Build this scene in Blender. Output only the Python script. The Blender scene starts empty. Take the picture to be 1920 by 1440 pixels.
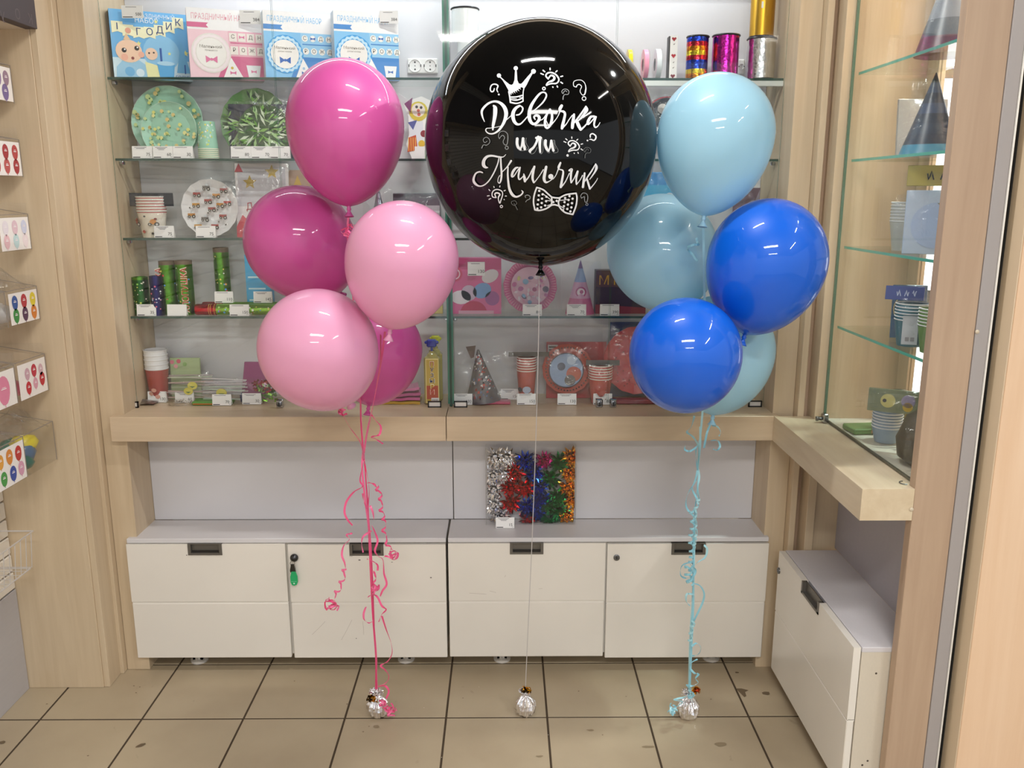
import bpy, math, random
from mathutils import Vector, Matrix, noise
from mathutils.bvhtree import BVHTree
from mathutils.geometry import tessellate_polygon
random.seed(7)
sc = bpy.context.scene
COL = sc.collection
PI = math.pi
# ------------------------------------------------------------------ camera
F, PITCH, ROLL, YAW, CH = 1605.0, 0.2190, 0.0007, 0.00876, 1.5186
fw = Vector((math.sin(YAW)*math.cos(PITCH), math.cos(YAW)*math.cos(PITCH), -math.sin(PITCH)))
rt = Vector((math.cos(YAW), -math.sin(YAW), 0)); up = rt.cross(fw)
rt, up = rt*math.cos(ROLL)+up*math.sin(ROLL), up*math.cos(ROLL)-rt*math.sin(ROLL)
EYE = Vector((0, 0, CH))
cam = bpy.data.objects.new('camera', bpy.data.cameras.new('camera'))
COL.objects.link(cam)
cam.data.sensor_width = 36; cam.data.lens = F/1920*36; cam.data.clip_start = .02
cam.matrix_world = Matrix(((rt.x, up.x, -fw.x, EYE.x), (rt.y, up.y, -fw.y, EYE.y), (rt.z, up.z, -fw.z, EYE.z), (0, 0, 0, 1)))
sc.camera = cam
# ------------------------------------------------------------------ world, exposure, lamps
sc.view_settings.view_transform = 'Standard'; sc.view_settings.look = 'None'
sc.view_settings.gamma = 1; sc.view_settings.use_curve_mapping = False
sc.view_settings.exposure = 0.45
sc.cycles.transparent_max_bounces = 32
w = bpy.data.worlds.new('hall_daylight'); sc.world = w; w.use_nodes = True
w.node_tree.nodes['Background'].inputs[0].default_value = (.93, .96, 1, 1)
w.node_tree.nodes['Background'].inputs[1].default_value = .62
def area(name, loc, rot, sx, sy, watt, col=(1, 1, 1), shape='RECTANGLE', spread=PI):
    l = bpy.data.lights.new(name, 'AREA'); l.shape = shape; l.size = sx; l.size_y = sy; l.energy = watt; l.color = col; l.spread = spread
    o = bpy.data.objects.new(name, l); COL.objects.link(o); o.location = loc; o.rotation_euler = rot
    return o
CEIL = 2.9
# ceiling lamps: linear LED battens (x, y, length, along x?) and one round downlight; the two crosswise ones behind the camera are added front fill
BATTENS = [(.02, 1.72, .5, True, 15), (-1.9, 1.9, .9, False, 9), (1.75, 1.6, .9, False, 8), (.1, -.5, 1.3, True, 40), (-2.2, -.4, 1.2, False, 14), (2.2, -.4, 1.2, False, 26), (.1, -2.6, 1.3, True, 45)]
for bx_, by_, bl, al, wt in BATTENS:
    area('batten_light', (bx_, by_, CEIL-.072), (0, 0, 0 if al else PI/2), bl, .04 if wt < 30 else .34, wt, (1, .98, .945))
area('downlight_light', (1.40, 2.30, CEIL-.07), (0, math.radians(-14), 0), .12, .12, 42, (.97, 1, 1), 'DISK')
area('case_strip_light', (-.17, 2.70, 2.235), (0, 0, 0), 1.8, .02, 3.0, (.86, .93, 1))

# ------------------------------------------------------------------ materials
def lin(h):
    h = h.lstrip('#'); v = [int(h[i:i+2], 16)/255 for i in (0, 2, 4)]
    return tuple(c/12.92 if c <= .04045 else ((c+.055)/1.055)**2.4 for c in v)
MATS = {}
def newmat(key):
    m = bpy.data.materials.new(key); m.use_nodes = True; MATS[key] = m
    return m, m.node_tree, m.node_tree.nodes['Principled BSDF']
def C(h, rough=.5, metal=0, coat=0, emit=0, alpha=1, var=.04):
    key = f'paint_{h.lstrip("#")}_{int(rough*100)}_{int(metal*100)}_{int(coat*100)}_{int(emit*100)}_{int(alpha*100)}'
    if key in MATS: return key
    m, nt, b = newmat(key); c = lin(h)
    n = nt.nodes.new('ShaderNodeTexNoise'); n.inputs['Scale'].default_value = 40
    mx = nt.nodes.new('ShaderNodeMix'); mx.data_type = 'RGBA'
    mx.inputs['A'].default_value = (*[x*(1-var) for x in c], 1); mx.inputs['B'].default_value = (*[min(1, x*(1+var)) for x in c], 1)
    nt.links.new(n.outputs['Fac'], mx.inputs['Factor']); nt.links.new(mx.outputs['Result'], b.inputs['Base Color'])
    b.inputs['Roughness'].default_value = rough; b.inputs['Metallic'].default_value = metal
    b.inputs['Coat Weight'].default_value = coat
    if emit: b.inputs['Emission Color'].default_value = (*c, 1); b.inputs['Emission Strength'].default_value = emit
    if alpha < 1: b.inputs['Alpha'].default_value = alpha
    return key
def wood(key, a, b_, rough=.42, sc_=(9, 9, .55), bump=.02):
    m, nt, b = newmat(key); L = nt.links.new
    tc = nt.nodes.new('ShaderNodeTexCoord'); mp = nt.nodes.new('ShaderNodeMapping'); mp.inputs['Scale'].default_value = sc_
    n = nt.nodes.new('ShaderNodeTexNoise'); n.inputs['Scale'].default_value = 3; n.inputs['Detail'].default_value = 8; n.inputs['Roughness'].default_value = .62; n.inputs['Distortion'].default_value = .5
    cr = nt.nodes.new('ShaderNodeValToRGB'); cr.color_ramp.elements[0].position = .3; cr.color_ramp.elements[1].position = .72
    cr.color_ramp.elements[0].color = (*lin(a), 1); cr.color_ramp.elements[1].color = (*lin(b_), 1)
    L(tc.outputs['Object'], mp.inputs[0]); L(mp.outputs[0], n.inputs['Vector']); L(n.outputs['Fac'], cr.inputs[0]); L(cr.outputs[0], b.inputs['Base Color'])
    bp = nt.nodes.new('ShaderNodeBump'); bp.inputs['Strength'].default_value = bump; L(n.outputs['Fac'], bp.inputs['Height']); L(bp.outputs[0], b.inputs['Normal'])
    b.inputs['Roughness'].default_value = rough
    return key
WV = wood('maple_vertical', '#c2ad8f', '#d2bfa2')
WH = wood('maple_horizontal', '#c3ad90', '#d2bea2', .38, (.7, 9, 9))
WY = wood('maple_lengthwise', '#c9b698', '#d8c8ac', .38, (9, .7, 9))
WP = wood('peach_laminate_lit', '#dfbd9c', '#e8caac', .45)  # paler than the maple: the light on the right panel is put into its colour
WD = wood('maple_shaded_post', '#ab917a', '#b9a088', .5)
def dirty_white(key, base, rough, coat=0):
    m, nt, b = newmat(key); L = nt.links.new
    tc = nt.nodes.new('ShaderNodeTexCoord'); n = nt.nodes.new('ShaderNodeTexNoise'); n.inputs['Scale'].default_value = 2.2; n.inputs['Detail'].default_value = 6
    cr = nt.nodes.new('ShaderNodeValToRGB'); c = lin(base)
    cr.color_ramp.elements[0].position = .25; cr.color_ramp.elements[0].color = (*[x*.93 for x in c], 1)
    cr.color_ramp.elements[1].position = .6; cr.color_ramp.elements[1].color = (*c, 1)
    L(tc.outputs['Object'], n.inputs['Vector']); L(n.outputs['Fac'], cr.inputs[0]); L(cr.outputs[0], b.inputs['Base Color'])
    b.inputs['Roughness'].default_value = rough; b.inputs['Coat Weight'].default_value = coat; b.inputs['Coat Roughness'].default_value = .12
    return key
CABW = dirty_white('white_lacquer', '#e6e1d8', .33, .25)
TOPW = dirty_white('white_laminate_top', '#d4d2d4', .4)
BACKW = dirty_white('white_back_board', '#d3d2d6', .45)
def tilemat():
    m, nt, b = newmat('ceramic_floor_tile'); L = nt.links.new
    tc = nt.nodes.new('ShaderNodeTexCoord'); ge = nt.nodes.new('ShaderNodeNewGeometry')
    n = nt.nodes.new('ShaderNodeTexNoise'); n.inputs['Scale'].default_value = 4; n.inputs['Detail'].default_value = 7
    cr = nt.nodes.new('ShaderNodeValToRGB')
    for e, p, h in zip(cr.color_ramp.elements, (.3, .75), ('#a99980', '#b7a88e')): e.position = p; e.color = (*lin(h), 1)
    L(ge.outputs['Position'], n.inputs['Vector']); L(n.outputs['Fac'], cr.inputs[0])
    n2 = nt.nodes.new('ShaderNodeTexNoise'); n2.inputs['Scale'].default_value = 9; n2.inputs['Detail'].default_value = 3; n2.inputs['Distortion'].default_value = 1.5
    L(ge.outputs['Position'], n2.inputs['Vector'])
    c2 = nt.nodes.new('ShaderNodeValToRGB'); c2.color_ramp.elements[0].position = .70; c2.color_ramp.elements[1].position = .80
    c2.color_ramp.elements[0].color = (0, 0, 0, 1); c2.color_ramp.elements[1].color = (1, 1, 1, 1)
    L(n2.outputs['Fac'], c2.inputs[0])
    mx = nt.nodes.new('ShaderNodeMix'); mx.data_type = 'RGBA'; mx.inputs['B'].default_value = (*lin('#7d6d55'), 1)
    mul = nt.nodes.new('ShaderNodeMath'); mul.operation = 'MULTIPLY'; mul.inputs[1].default_value = .55
    L(c2.outputs[0], mul.inputs[0]); L(mul.outputs[0], mx.inputs['Factor']); L(cr.outputs[0], mx.inputs['A']); L(mx.outputs['Result'], b.inputs['Base Color'])
    b.inputs['Roughness'].default_value = .38
    return 'ceramic_floor_tile'
TILE = tilemat()
def glassy(key, tint, rough=.02, refl=1.0, extra=0.0, trans=None):
    """thin sheet: see-through with real fresnel gloss"""
    m, nt, b = newmat(key); L = nt.links.new; nt.nodes.remove(b); out = nt.nodes['Material Output']
    t = nt.nodes.new('ShaderNodeBsdfTransparent'); t.inputs[0].default_value = (*tint, 1)
    g = nt.nodes.new('ShaderNodeBsdfGlossy'); g.inputs['Roughness'].default_value = rough
    lw = nt.nodes.new('ShaderNodeLayerWeight'); lw.inputs[0].default_value = .5
    pw = nt.nodes.new('ShaderNodeMath'); pw.operation = 'POWER'; pw.inputs[1].default_value = 5; L(lw.outputs['Facing'], pw.inputs[0])
    fr = nt.nodes.new('ShaderNodeMath'); fr.operation = 'MULTIPLY_ADD'; fr.inputs[1].default_value = .5; fr.inputs[2].default_value = .03; L(pw.outputs[0], fr.inputs[0])
    ad = nt.nodes.new('ShaderNodeMath'); ad.operation = 'MULTIPLY_ADD'; ad.inputs[1].default_value = refl; ad.inputs[2].default_value = extra
    mx = nt.nodes.new('ShaderNodeMixShader'); L(fr.outputs[0], ad.inputs[0]); L(ad.outputs[0], mx.inputs[0]); L(t.outputs[0], mx.inputs[1]); L(g.outputs[0], mx.inputs[2])
    if 'film' in key:
        n = nt.nodes.new('ShaderNodeTexNoise'); n.inputs['Scale'].default_value = 26; n.inputs['Detail'].default_value = 3; n.inputs['Distortion'].default_value = 1.2
        bp = nt.nodes.new('ShaderNodeBump'); bp.inputs['Strength'].default_value = .8; bp.inputs['Distance'].default_value = .01
        tc = nt.nodes.new('ShaderNodeTexCoord'); L(tc.outputs['Object'], n.inputs['Vector']); L(n.outputs['Fac'], bp.inputs['Height']); L(bp.outputs[0], g.inputs['Normal'])
    L(mx.outputs[0], out.inputs[0])
    return key
GLASS = glassy('clear_door_glass', (.985, .995, .99))
SHELFG = glassy('glass_shelf_face', (.95, .98, .97))
ACR = glassy('acrylic_sheet', (.985, .985, .985), .04, .8, .0)
FILM = glassy('cellophane_film', (.98, .98, .985), .14, 1.6, .02)
GEDGE = C('#2f6f60', .15, coat=.6)
GEDGE2 = C('#58b8a4', .12, coat=.8, emit=0)
def latex(key, h, tr=.22, clear=0.0, rough=.16):
    m, nt, b = newmat(key); L = nt.links.new; out = nt.nodes['Material Output']; c = lin(h)
    b.inputs['Base Color'].default_value = (*c, 1); 
    if key.startswith('black'):
        b.inputs['Roughness'].default_value = .05; b.inputs['Specular IOR Level'].default_value = .30
    else:
        b.inputs['Roughness'].default_value = .42; b.inputs['Specular IOR Level'].default_value = .35
        b.inputs['Coat Weight'].default_value = .75; b.inputs['Coat Roughness'].default_value = .03
    t = nt.nodes.new('ShaderNodeBsdfTranslucent'); t.inputs[0].default_value = (*[min(1, x*1.15) for x in c], 1)
    mx = nt.nodes.new('ShaderNodeMixShader'); mx.inputs[0].default_value = tr
    L(b.outputs[0], mx.inputs[1]); L(t.outputs[0], mx.inputs[2]); last = mx
    if clear:
        tp = nt.nodes.new('ShaderNodeBsdfTransparent'); tp.inputs[0].default_value = (*[x**.5 for x in c], 1)
        m2 = nt.nodes.new('ShaderNodeMixShader'); m2.inputs[0].default_value = clear
        L(mx.outputs[0], m2.inputs[1]); L(tp.outputs[0], m2.inputs[2]); last = m2
    L(last.outputs[0], out.inputs[0])
    return key
LMAG = latex('magenta_latex', '#da5eaa'); LPNK = latex('pale_pink_latex', '#f0add0')
LSKY = latex('sky_blue_latex', '#b2dff2', .25, .10); LBLU = latex('royal_blue_latex', '#0062dc', .12)
LBLK = latex('black_latex', '#060606', .0, 0, .0)
def foil(key, h, rough=.18, scale=30, strength=.7):
    m, nt, b = newmat(key); L = nt.links.new
    b.inputs['Base Color'].default_value = (*lin(h), 1); b.inputs['Metallic'].default_value = 1; b.inputs['Roughness'].default_value = rough
    n = nt.nodes.new('ShaderNodeTexNoise'); n.inputs['Scale'].default_value = scale; n.inputs['Detail'].default_value = 4
    bp = nt.nodes.new('ShaderNodeBump'); bp.inputs['Strength'].default_value = strength; bp.inputs['Distance'].default_value = .01
    tc = nt.nodes.new('ShaderNodeTexCoord'); L(tc.outputs['Object'], n.inputs['Vector']); L(n.outputs['Fac'], bp.inputs['Height']); L(bp.outputs[0], b.inputs['Normal'])
    return key
FSIL = foil('silver_foil', '#f0eef0', .22); FGLD = foil('gold_foil', '#d9a33c'); FRED = foil('red_foil', '#c01f30'); FBLU = foil('blue_foil', '#2350a8')
FGRN = foil('green_foil', '#2a8f52'); FMAG = foil('magenta_foil', '#c0388e'); BFO = {k: foil(k+'_bow_foil', h, .13, 8, .05) for k, h in (('silver', '#f0f0f2'), ('red', '#d01c2c'), ('blue', '#2450b8'), ('green', '#229050'), ('magenta', '#c83090'), ('gold', '#e8a830'))}
CHROME = C('#b9babd', .12, 1); STEEL = C('#77787a', .32, 1); DARKM = C('#4d4a48', .35, .8)

# ------------------------------------------------------------------ mesh builder
TXT = {}
def text_geo(body):
    if body not in TXT:
        cu = bpy.data.curves.new('t', 'FONT'); cu.body = body; cu.size = 1; cu.align_x = 'CENTER'; cu.align_y = 'CENTER'; cu.resolution_u = 2
        o = bpy.data.objects.new('t', cu); COL.objects.link(o)
        dg = bpy.context.evaluated_depsgraph_get(); me = o.evaluated_get(dg).to_mesh()
        TXT[body] = ([(v.co.x, v.co.y) for v in me.vertices], [tuple(p.vertices) for p in me.polygons])
        o.evaluated_get(dg).to_mesh_clear(); bpy.data.objects.remove(o); bpy.data.curves.remove(cu)
    return TXT[body]
class MB:
    def __init__(s): s.v = []; s.f = []; s.m = []; s.k = []; s.T = None; s.o = Vector(); s.u = Vector((1, 0, 0)); s.w = Vector((0, 0, 1)); s.n = Vector((0, -1, 0))
    def mi(s, key):
        if key not in s.k: s.k.append(key)
        return s.k.index(key)
    def add(s, vs, fs, key):
        b = len(s.v); i = s.mi(key)
        for p in vs:
            p = Vector(p)
            if s.T: p = s.T @ p
            s.v.append(p)
        for f in fs: s.f.append(tuple(b+q for q in f)); s.m.append(i)
    def box(s, x0, x1, y0, y1, z0, z1, key, bev=0):
        if bev:
            b = min(bev, (x1-x0)*.45, (y1-y0)*.45, (z1-z0)*.45)
            vs = []; fs = []
            for sx in (0, 1):
                for sy in (0, 1):
                    for sz in (0, 1):
                        X, Y, Z = (x1 if sx else x0), (y1 if sy else y0), (z1 if sz else z0)
                        dx, dy, dz = (-b if sx else b), (-b if sy else b), (-b if sz else b)
                        vs += [(X, Y+dy, Z+dz), (X+dx, Y, Z+dz), (X+dx, Y+dy, Z)]
            I = lambda a, b_, c, k: (a*4+b_*2+c)*3+k
            for a in (0, 1):
                q = [I(a, 0, 0, 0), I(a, 1, 0, 0), I(a, 1, 1, 0), I(a, 0, 1, 0)]; fs.append(q if a else q[::-1])
                q = [I(0, a, 0, 1), I(0, a, 1, 1), I(1, a, 1, 1), I(1, a, 0, 1)]; fs.append(q if a else q[::-1])
                q = [I(0, 0, a, 2), I(1, 0, a, 2), I(1, 1, a, 2), I(0, 1, a, 2)]; fs.append(q if a else q[::-1])
                for c in (0, 1):
                    q = [I(a, c, 0, 0), I(a, c, 1, 0), I(a, c, 1, 1), I(a, c, 0, 1)]; fs.append(q)
                    q = [I(a, 0, c, 0), I(a, 1, c, 0), I(a, 1, c, 2), I(a, 0, c, 2)]; fs.append(q)
                    q = [I(0, a, c, 1), I(1, a, c, 1), I(1, a, c, 2), I(0, a, c, 2)]; fs.append(q)
                    for d in (0, 1): fs.append([I(a, c, d, 0), I(a, c, d, 1), I(a, c, d, 2)])
            s.add(vs, fs, key); return
        vs = [(x, y, z) for x in (x0, x1) for y in (y0, y1) for z in (z0, z1)]
        s.add(vs, [(0, 1, 3, 2), (4, 6, 7, 5), (0, 4, 5, 1), (2, 3, 7, 6), (0, 2, 6, 4), (1, 5, 7, 3)], key)
    def lathe(s, prof, key, seg=24, org=(0, 0, 0), ax='z', cap=True, wob=None):
        vs = []; fs = []; n = len(prof); O = Vector(org)
        for i, (r, h) in enumerate(prof):
            for j in range(seg):
                a = 2*PI*j/seg; rr = r*(wob(a, i) if wob else 1); c, d = rr*math.cos(a), rr*math.sin(a)
                vs.append(O+Vector({'z': (c, d, h), 'y': (c, -h, d), 'x': (h, c, d)}[ax]))
        for i in range(n-1):
            for j in range(seg):
                k = (j+1) % seg; q = (i*seg+j, i*seg+k, (i+1)*seg+k, (i+1)*seg+j); fs.append(q if ax != 'y' else q)
        if cap:
            if prof[0][0] > 1e-5: fs.append(tuple(range(seg))[::-1])
            if prof[-1][0] > 1e-5: fs.append(tuple((n-1)*seg+j for j in range(seg)))
        s.add(vs, fs, key)
    def tube(s, pts, r, key, seg=6, closed=False):
        pts = [Vector(p) for p in pts]; vs = []; fs = []; n = len(pts); prev = None
        for i, p in enumerate(pts):
            t = (pts[min(i+1, n-1)]-pts[max(i-1, 0)]).normalized()
            a = prev if prev and abs(prev.dot(t)) < .95 else (Vector((0, 0, 1)) if abs(t.z) < .9 else Vector((1, 0, 0)))
            e1 = (a-t*a.dot(t)).normalized(); e2 = t.cross(e1); prev = e1
            rr = r[i] if isinstance(r, (list, tuple)) else r
            for j in range(seg): vs.append(p+e1*rr*math.cos(2*PI*j/seg)+e2*rr*math.sin(2*PI*j/seg))
        for i in range(n-1):
            for j in range(seg): k = (j+1) % seg; fs.append((i*seg+j, i*seg+k, (i+1)*seg+k, (i+1)*seg+j))
        fs += [tuple(range(seg))[::-1], tuple((n-1)*seg+j for j in range(seg))]
        s.add(vs, fs, key)
    def strip(s, pts, wd, key, wdir=None, th=.0006):
        """flat ribbon: wd width, wdir direction(s) of the width"""
        pts = [Vector(p) for p in pts]; vs = []; fs = []; n = len(pts)
        for i, p in enumerate(pts):
            t = (pts[min(i+1, n-1)]-pts[max(i-1, 0)]).normalized()
            d = Vector(wdir[i] if isinstance(wdir, list) else (wdir or (1, 0, 0)))
            d = (d-t*d.dot(t)); d = d.normalized() if d.length > 1e-4 else Vector((1, 0, 0))
            nn = t.cross(d)*th/2; d = d*wd/2
            vs += [p-d-nn, p+d-nn, p+d+nn, p-d+nn]
        for i in range(n-1):
            for j in range(4): k = (j+1) % 4; fs.append((i*4+j, i*4+k, i*4+4+k, i*4+4+j))
        fs += [(3, 2, 1, 0), (n*4-4, n*4-3, n*4-2, n*4-1)]
        s.add(vs, fs, key)
    def poly(s, pts, key): s.add(pts, [tuple(range(len(pts)))], key)
    def prism(s, pts, d, key):
        """polygon in the decal plane extruded by d behind it"""
        n = len(pts); A = [s.P2(u, v, 0) for u, v in pts]; B = [p-s.n*d for p in A]
        tri = tessellate_polygon([[Vector((u, v, 0)) for u, v in pts]])
        s.add(A+B, [tuple(t) for t in tri]+[tuple(n+q for q in t[::-1]) for t in tri]+[(i, (i+1) % n, n+(i+1) % n, n+i) for i in range(n)], key)
    # flat print on a plane (o, u, w, n)
    def plane(s, o, u=(1, 0, 0), w_=(0, 0, 1)):
        s.o = Vector(o); s.u = Vector(u).normalized(); s.w = Vector(w_).normalized(); s.n = s.u.cross(s.w)
        return s
    def P2(s, u, v, l=1): return s.o+s.u*u+s.w*v+s.n*(l*.00025)
    def rect(s, u0, v0, u1, v1, key, l=1): s.poly([s.P2(u0, v0, l), s.P2(u1, v0, l), s.P2(u1, v1, l), s.P2(u0, v1, l)], key)
    def shape(s, pts, key, l=1):
        tri = tessellate_polygon([[Vector((u, v, 0)) for u, v in pts]])
        s.add([s.P2(u, v, l) for u, v in pts], [tuple(t) for t in tri], key)
    def disc(s, u, v, r, key, l=1, seg=18, sq=1, rot=0):
        c, d = math.cos(rot), math.sin(rot)
        s.poly([s.P2(u+r*(math.cos(a)*c-math.sin(a)*sq*d), v+r*(math.cos(a)*d+math.sin(a)*sq*c), l) for a in [2*PI*i/seg for i in range(seg)]], key)
    def ring(s, u, v, r0, r1, key, l=1, seg=28, wave=0, nw=20):
        vs = []
        for i in range(seg):
            a = 2*PI*i/seg; k = 1+wave*math.sin(a*nw)
            vs += [s.P2(u+r0*k*math.cos(a), v+r0*k*math.sin(a), l), s.P2(u+r1*k*math.cos(a), v+r1*k*math.sin(a), l)]
        s.add(vs, [(2*i, 2*i+1, (2*i+3) % (2*seg), (2*i+2) % (2*seg)) for i in range(seg)], key)
    def text(s, body, u, v, size, key, l=2, rot=0, sx=1, maxw=None):
        vs, fs = text_geo(body); c, d = math.cos(rot), math.sin(rot)
        if maxw and vs:
            wd = (max(a for a, b in vs)-min(a for a, b in vs))*size
            if wd > 0: sx = min(sx, maxw/wd)
        s.add([s.P2(u+size*(a*sx*c-b*d), v+size*(a*sx*d+b*c), l) for a, b in vs], fs, key)
    def build(s, name, parent=None, smooth=False, local=False, loc=None):
        me = bpy.data.meshes.new(name)
        off = Vector(loc) if loc else (Vector(parent.matrix_world.translation) if parent and not local else Vector())
        if parent and not local and not loc: off = wloc(parent)
        me.from_pydata([tuple(p-off) for p in s.v], [], s.f); me.update()
        for k in s.k: me.materials.append(MATS[k])
        me.polygons.foreach_set('material_index', s.m)
        if smooth: me.polygons.foreach_set('use_smooth', [True]*len(me.polygons))
        if smooth and smooth != 'all': me.set_sharp_from_angle(angle=math.radians(40))
        o = bpy.data.objects.new(name, me); COL.objects.link(o)
        if parent: o.parent = parent
        elif loc: o.location = loc
        return o
def wloc(o):
    v = Vector()
    while o: v += o.location; o = o.parent
    return v
def tag(o, label, cat, group=None):
    o['label'] = label; o['category'] = cat
    if group: o['group'] = group
    return o
def thing(name, label, cat, loc, group=None, rot=(0, 0, 0)):
    o = bpy.data.objects.new(name, None); COL.objects.link(o); o.empty_display_size = .03
    o.location = loc; o.rotation_euler = rot
    return tag(o, label, cat, group)
def struct(name, loc=(0, 0, 0)):
    o = bpy.data.objects.new(name, None); COL.objects.link(o); o.location = loc; o['kind'] = 'structure'; return o
def ks(o): o['kind'] = 'structure'; return o
def dup(root, loc=None, rot=None, scale=None, label=None, group=None):
    r = root.copy(); COL.objects.link(r)
    for ch in root.children:
        c = ch.copy(); COL.objects.link(c); c.parent = r
        for g in ch.children: d = g.copy(); COL.objects.link(d); d.parent = c
    if loc is not None: r.location = loc
    if rot is not None: r.rotation_euler = rot
    if scale is not None: r.scale = scale
    if label: r['label'] = label
    if group: r['group'] = group
    return r
# ------------------------------------------------------------------ survey of the photograph: rays to real planes
def ray(px, py): return fw+rt*((px-960)/F)-up*((py-720)/F)
def onY(px, py, Y): d = ray(px, py); return EYE+d*(Y/d.y)
def onX(px, py, X): d = ray(px, py); return EYE+d*(X/d.x)
def onZ(px, py, Z): d = ray(px, py); return EYE+d*((Z-CH)/d.z)
def proj(p): d = Vector(p)-EYE; z = d.dot(fw); return 960+F*d.dot(rt)/z, 720-F*d.dot(up)/z
def pt(px, Y, z):
    """point at depth Y and height z seen in column px"""
    p = Vector((0, Y, z))
    for _ in range(3): p = onY(px, proj(p)[1], Y); p.z = z
    return p
def span(x0, x1, yt, Y, z):
    a = pt(x0, Y, z); b = pt(x1, Y, z); top = onY((x0+x1)/2, yt, Y).z
    return Vector(((a.x+b.x)/2, Y, z)), b.x-a.x, top-z
# ================================================================== SETTING
# floor: 0.30 m tiles with recessed joints
fl = struct('floor')
m = MB(); GROUT = C('#46392a', .9); m.box(-4.5, 4.5, -4.5, 4.0, -.05, -.0012, GROUT); ks(m.build('grout_bed', fl))
TX, TY, TS = -1.075, 2.566, .30
tp = MB(); tp.box(-.147, .147, -.147, .147, -.02, 0, TILE, bev=.0008)
proto = tp.build('floor_tile', fl, loc=(0, 0, 0)); first = True
rest = MB()
for i in range(-12, 18):
    for j in range(-24, 5):
        x, y = TX+(i+.5)*TS, TY+(j-.5)*TS
        if -5 <= i <= 10 and -4 <= j <= 1:
            if first: o = proto; first = False
            else: o = proto.copy(); COL.objects.link(o)
            o.location = (x, y, random.uniform(-.0004, 0)); o.parent = fl
            o.rotation_euler = (random.uniform(-.0008, .0008), random.uniform(-.0008, .0008), 0)
        else: rest.box(x-.147, x+.147, y-.147, y+.147, -.02, 0, TILE)
r_ = rest.build('tile_field', fl); r_['kind'] = 'stuff'
# chips and dirt on the tiles
CH_ = C('#6a5a44', .8)
def stain(px, py, sx, sy, rot=0, n=9, key=CH_):
    c = onZ(px, py, 0.0006); m = MB().plane(c, (1, 0, 0), (0, 1, 0)); pts = []
    for k in range(n):
        a = 2*PI*k/n; r = random.uniform(.6, 1); u, v = r*math.cos(a)*sx, r*math.sin(a)*sy
        pts.append((u*math.cos(rot)-v*math.sin(rot), u*math.sin(rot)+v*math.cos(rot)))
    m.shape(pts, key); m.build('floor_chip', fl)
stain(263, 1398, .018, .009, .5); stain(3, 1392, .012, .008); stain(1437, 1300, .014, .012); stain(1382, 1261, .009, .006)
m = MB().plane(onZ(1385, 1295, .0006), (1, 0, 0), (0, 1, 0)); m.shape([(-.006, .012), (.012, .012), (.032, .002), (.018, -.008), (.016, -.030), (.008, -.036)], CH_); m.build('floor_chip', fl)
for px, py in ((681, 1372), (692, 1362), (255, 1299), (262, 1288), (251, 1286), (1085, 1296), (1174, 1306), (1130, 1378), (868, 1309), (1333, 1311), (88, 1320), (165, 1417), (552, 1277), (651, 1320)): stain(px, py, .0035, .0022, n=6)
DUST = C('#dcd6c8', .8)
for px, py in ((898, 1288), (795, 1327), (828, 1420), (1028, 1378)): stain(px, py, .002, .0015, n=6, key=DUST)
DS = C('#8f7f65', .7)
for px, py, a, b in ((706, 1362, .012, .009), (1107, 1369, .014, .005), (1215, 1400, .02, .006), (1350, 1395, .022, .012), (1012, 1418, .012, .005)): stain(px, py, a, b, n=10, key=DS)

m = MB(); WALLM = C('#bdb7ae', .8); m.box(-4.5, 4.5, 3.30, 3.40, 0, CEIL, WALLM); ks(m.build('wall_back'))
m = MB(); m.box(-4.5, 4.5, -4.5, 4.0, CEIL, CEIL+.05, C('#6f6b66', .85)); ks(m.build('ceiling'))
# bright shopfront window beyond the right unit
wn = struct('window_1', (1.95, 3.28, .3))
DAY = C('#f4f8ff', .6, emit=1.3)
m = MB(); m.box(1.42, 2.6, 3.285, 3.29, .30, 2.5, DAY); ks(m.build('pane', wn))
m = MB()
for x in (1.40, 2.0, 2.62): m.box(x-.025, x+.025, 3.26, 3.29, .25, 2.55, C('#d8d2c8', .5))
for z in (.27, 1.95, 2.53): m.box(1.38, 2.64, 3.262, 3.29, z-.02, z+.02, C('#7c6a58', .5))
ks(m.build('window_frame', wn))
m = MB(); m.box(1.80, 1.98, 3.20, 3.21, .9, 1.60, C('#d8688c', .6)); o = m.build('advertising_board', loc=(1.9, 3.2, .9)); tag(o, 'pink board standing in the bright window behind the right glass case', 'board')
m = MB(); m.box(1.81, 1.84, 3.18, 3.22, 0, .9, C('#8a8a8c', .4, .8)); m.build('stand', o)

# ceiling lamps
BLB = ['directly above the balloons', 'above the left wall', 'above the right partition', 'crosswise just behind the camera, added as unseen front fill', 'lengthwise behind the camera on the left', 'lengthwise behind the camera on the right', 'crosswise far behind the camera, added as unseen front fill']
for (bx_, by_, bl, al, wt), lb in zip(BATTENS, BLB):
    t = thing('ceiling_batten', 'white linear ceiling lamp '+lb, 'lamp', (bx_, by_, CEIL-.06), 'linear lamps on the ceiling')
    hw = .045 if wt < 30 else .19; hx, hy = (bl/2+.03, hw) if al else (hw, bl/2+.03)
    m = MB(); m.box(bx_-hx, bx_+hx, by_-hy, by_+hy, CEIL-.045, CEIL, C('#d9d9d6', .4), bev=.006); m.build('housing', t)
    m = MB(); hx, hy = hx-.012, hy-.015; m.box(bx_-hx, bx_+hx, by_-hy, by_+hy, CEIL-.058, CEIL-.045, C('#fff6e6', .4, emit=2)); m.build('diffuser', t)
t = thing('downlight', 'round bright downlight above the right corner', 'lamp', (1.40, 2.30, CEIL-.06))
m = MB(); m.lathe([(.085, CEIL-.055), (.09, CEIL-.05), (.09, CEIL), (.0, CEIL)], C('#d9d9d6', .4), 24, (1.40, 2.30, 0)); m.build('rim', t, smooth=True)
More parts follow.
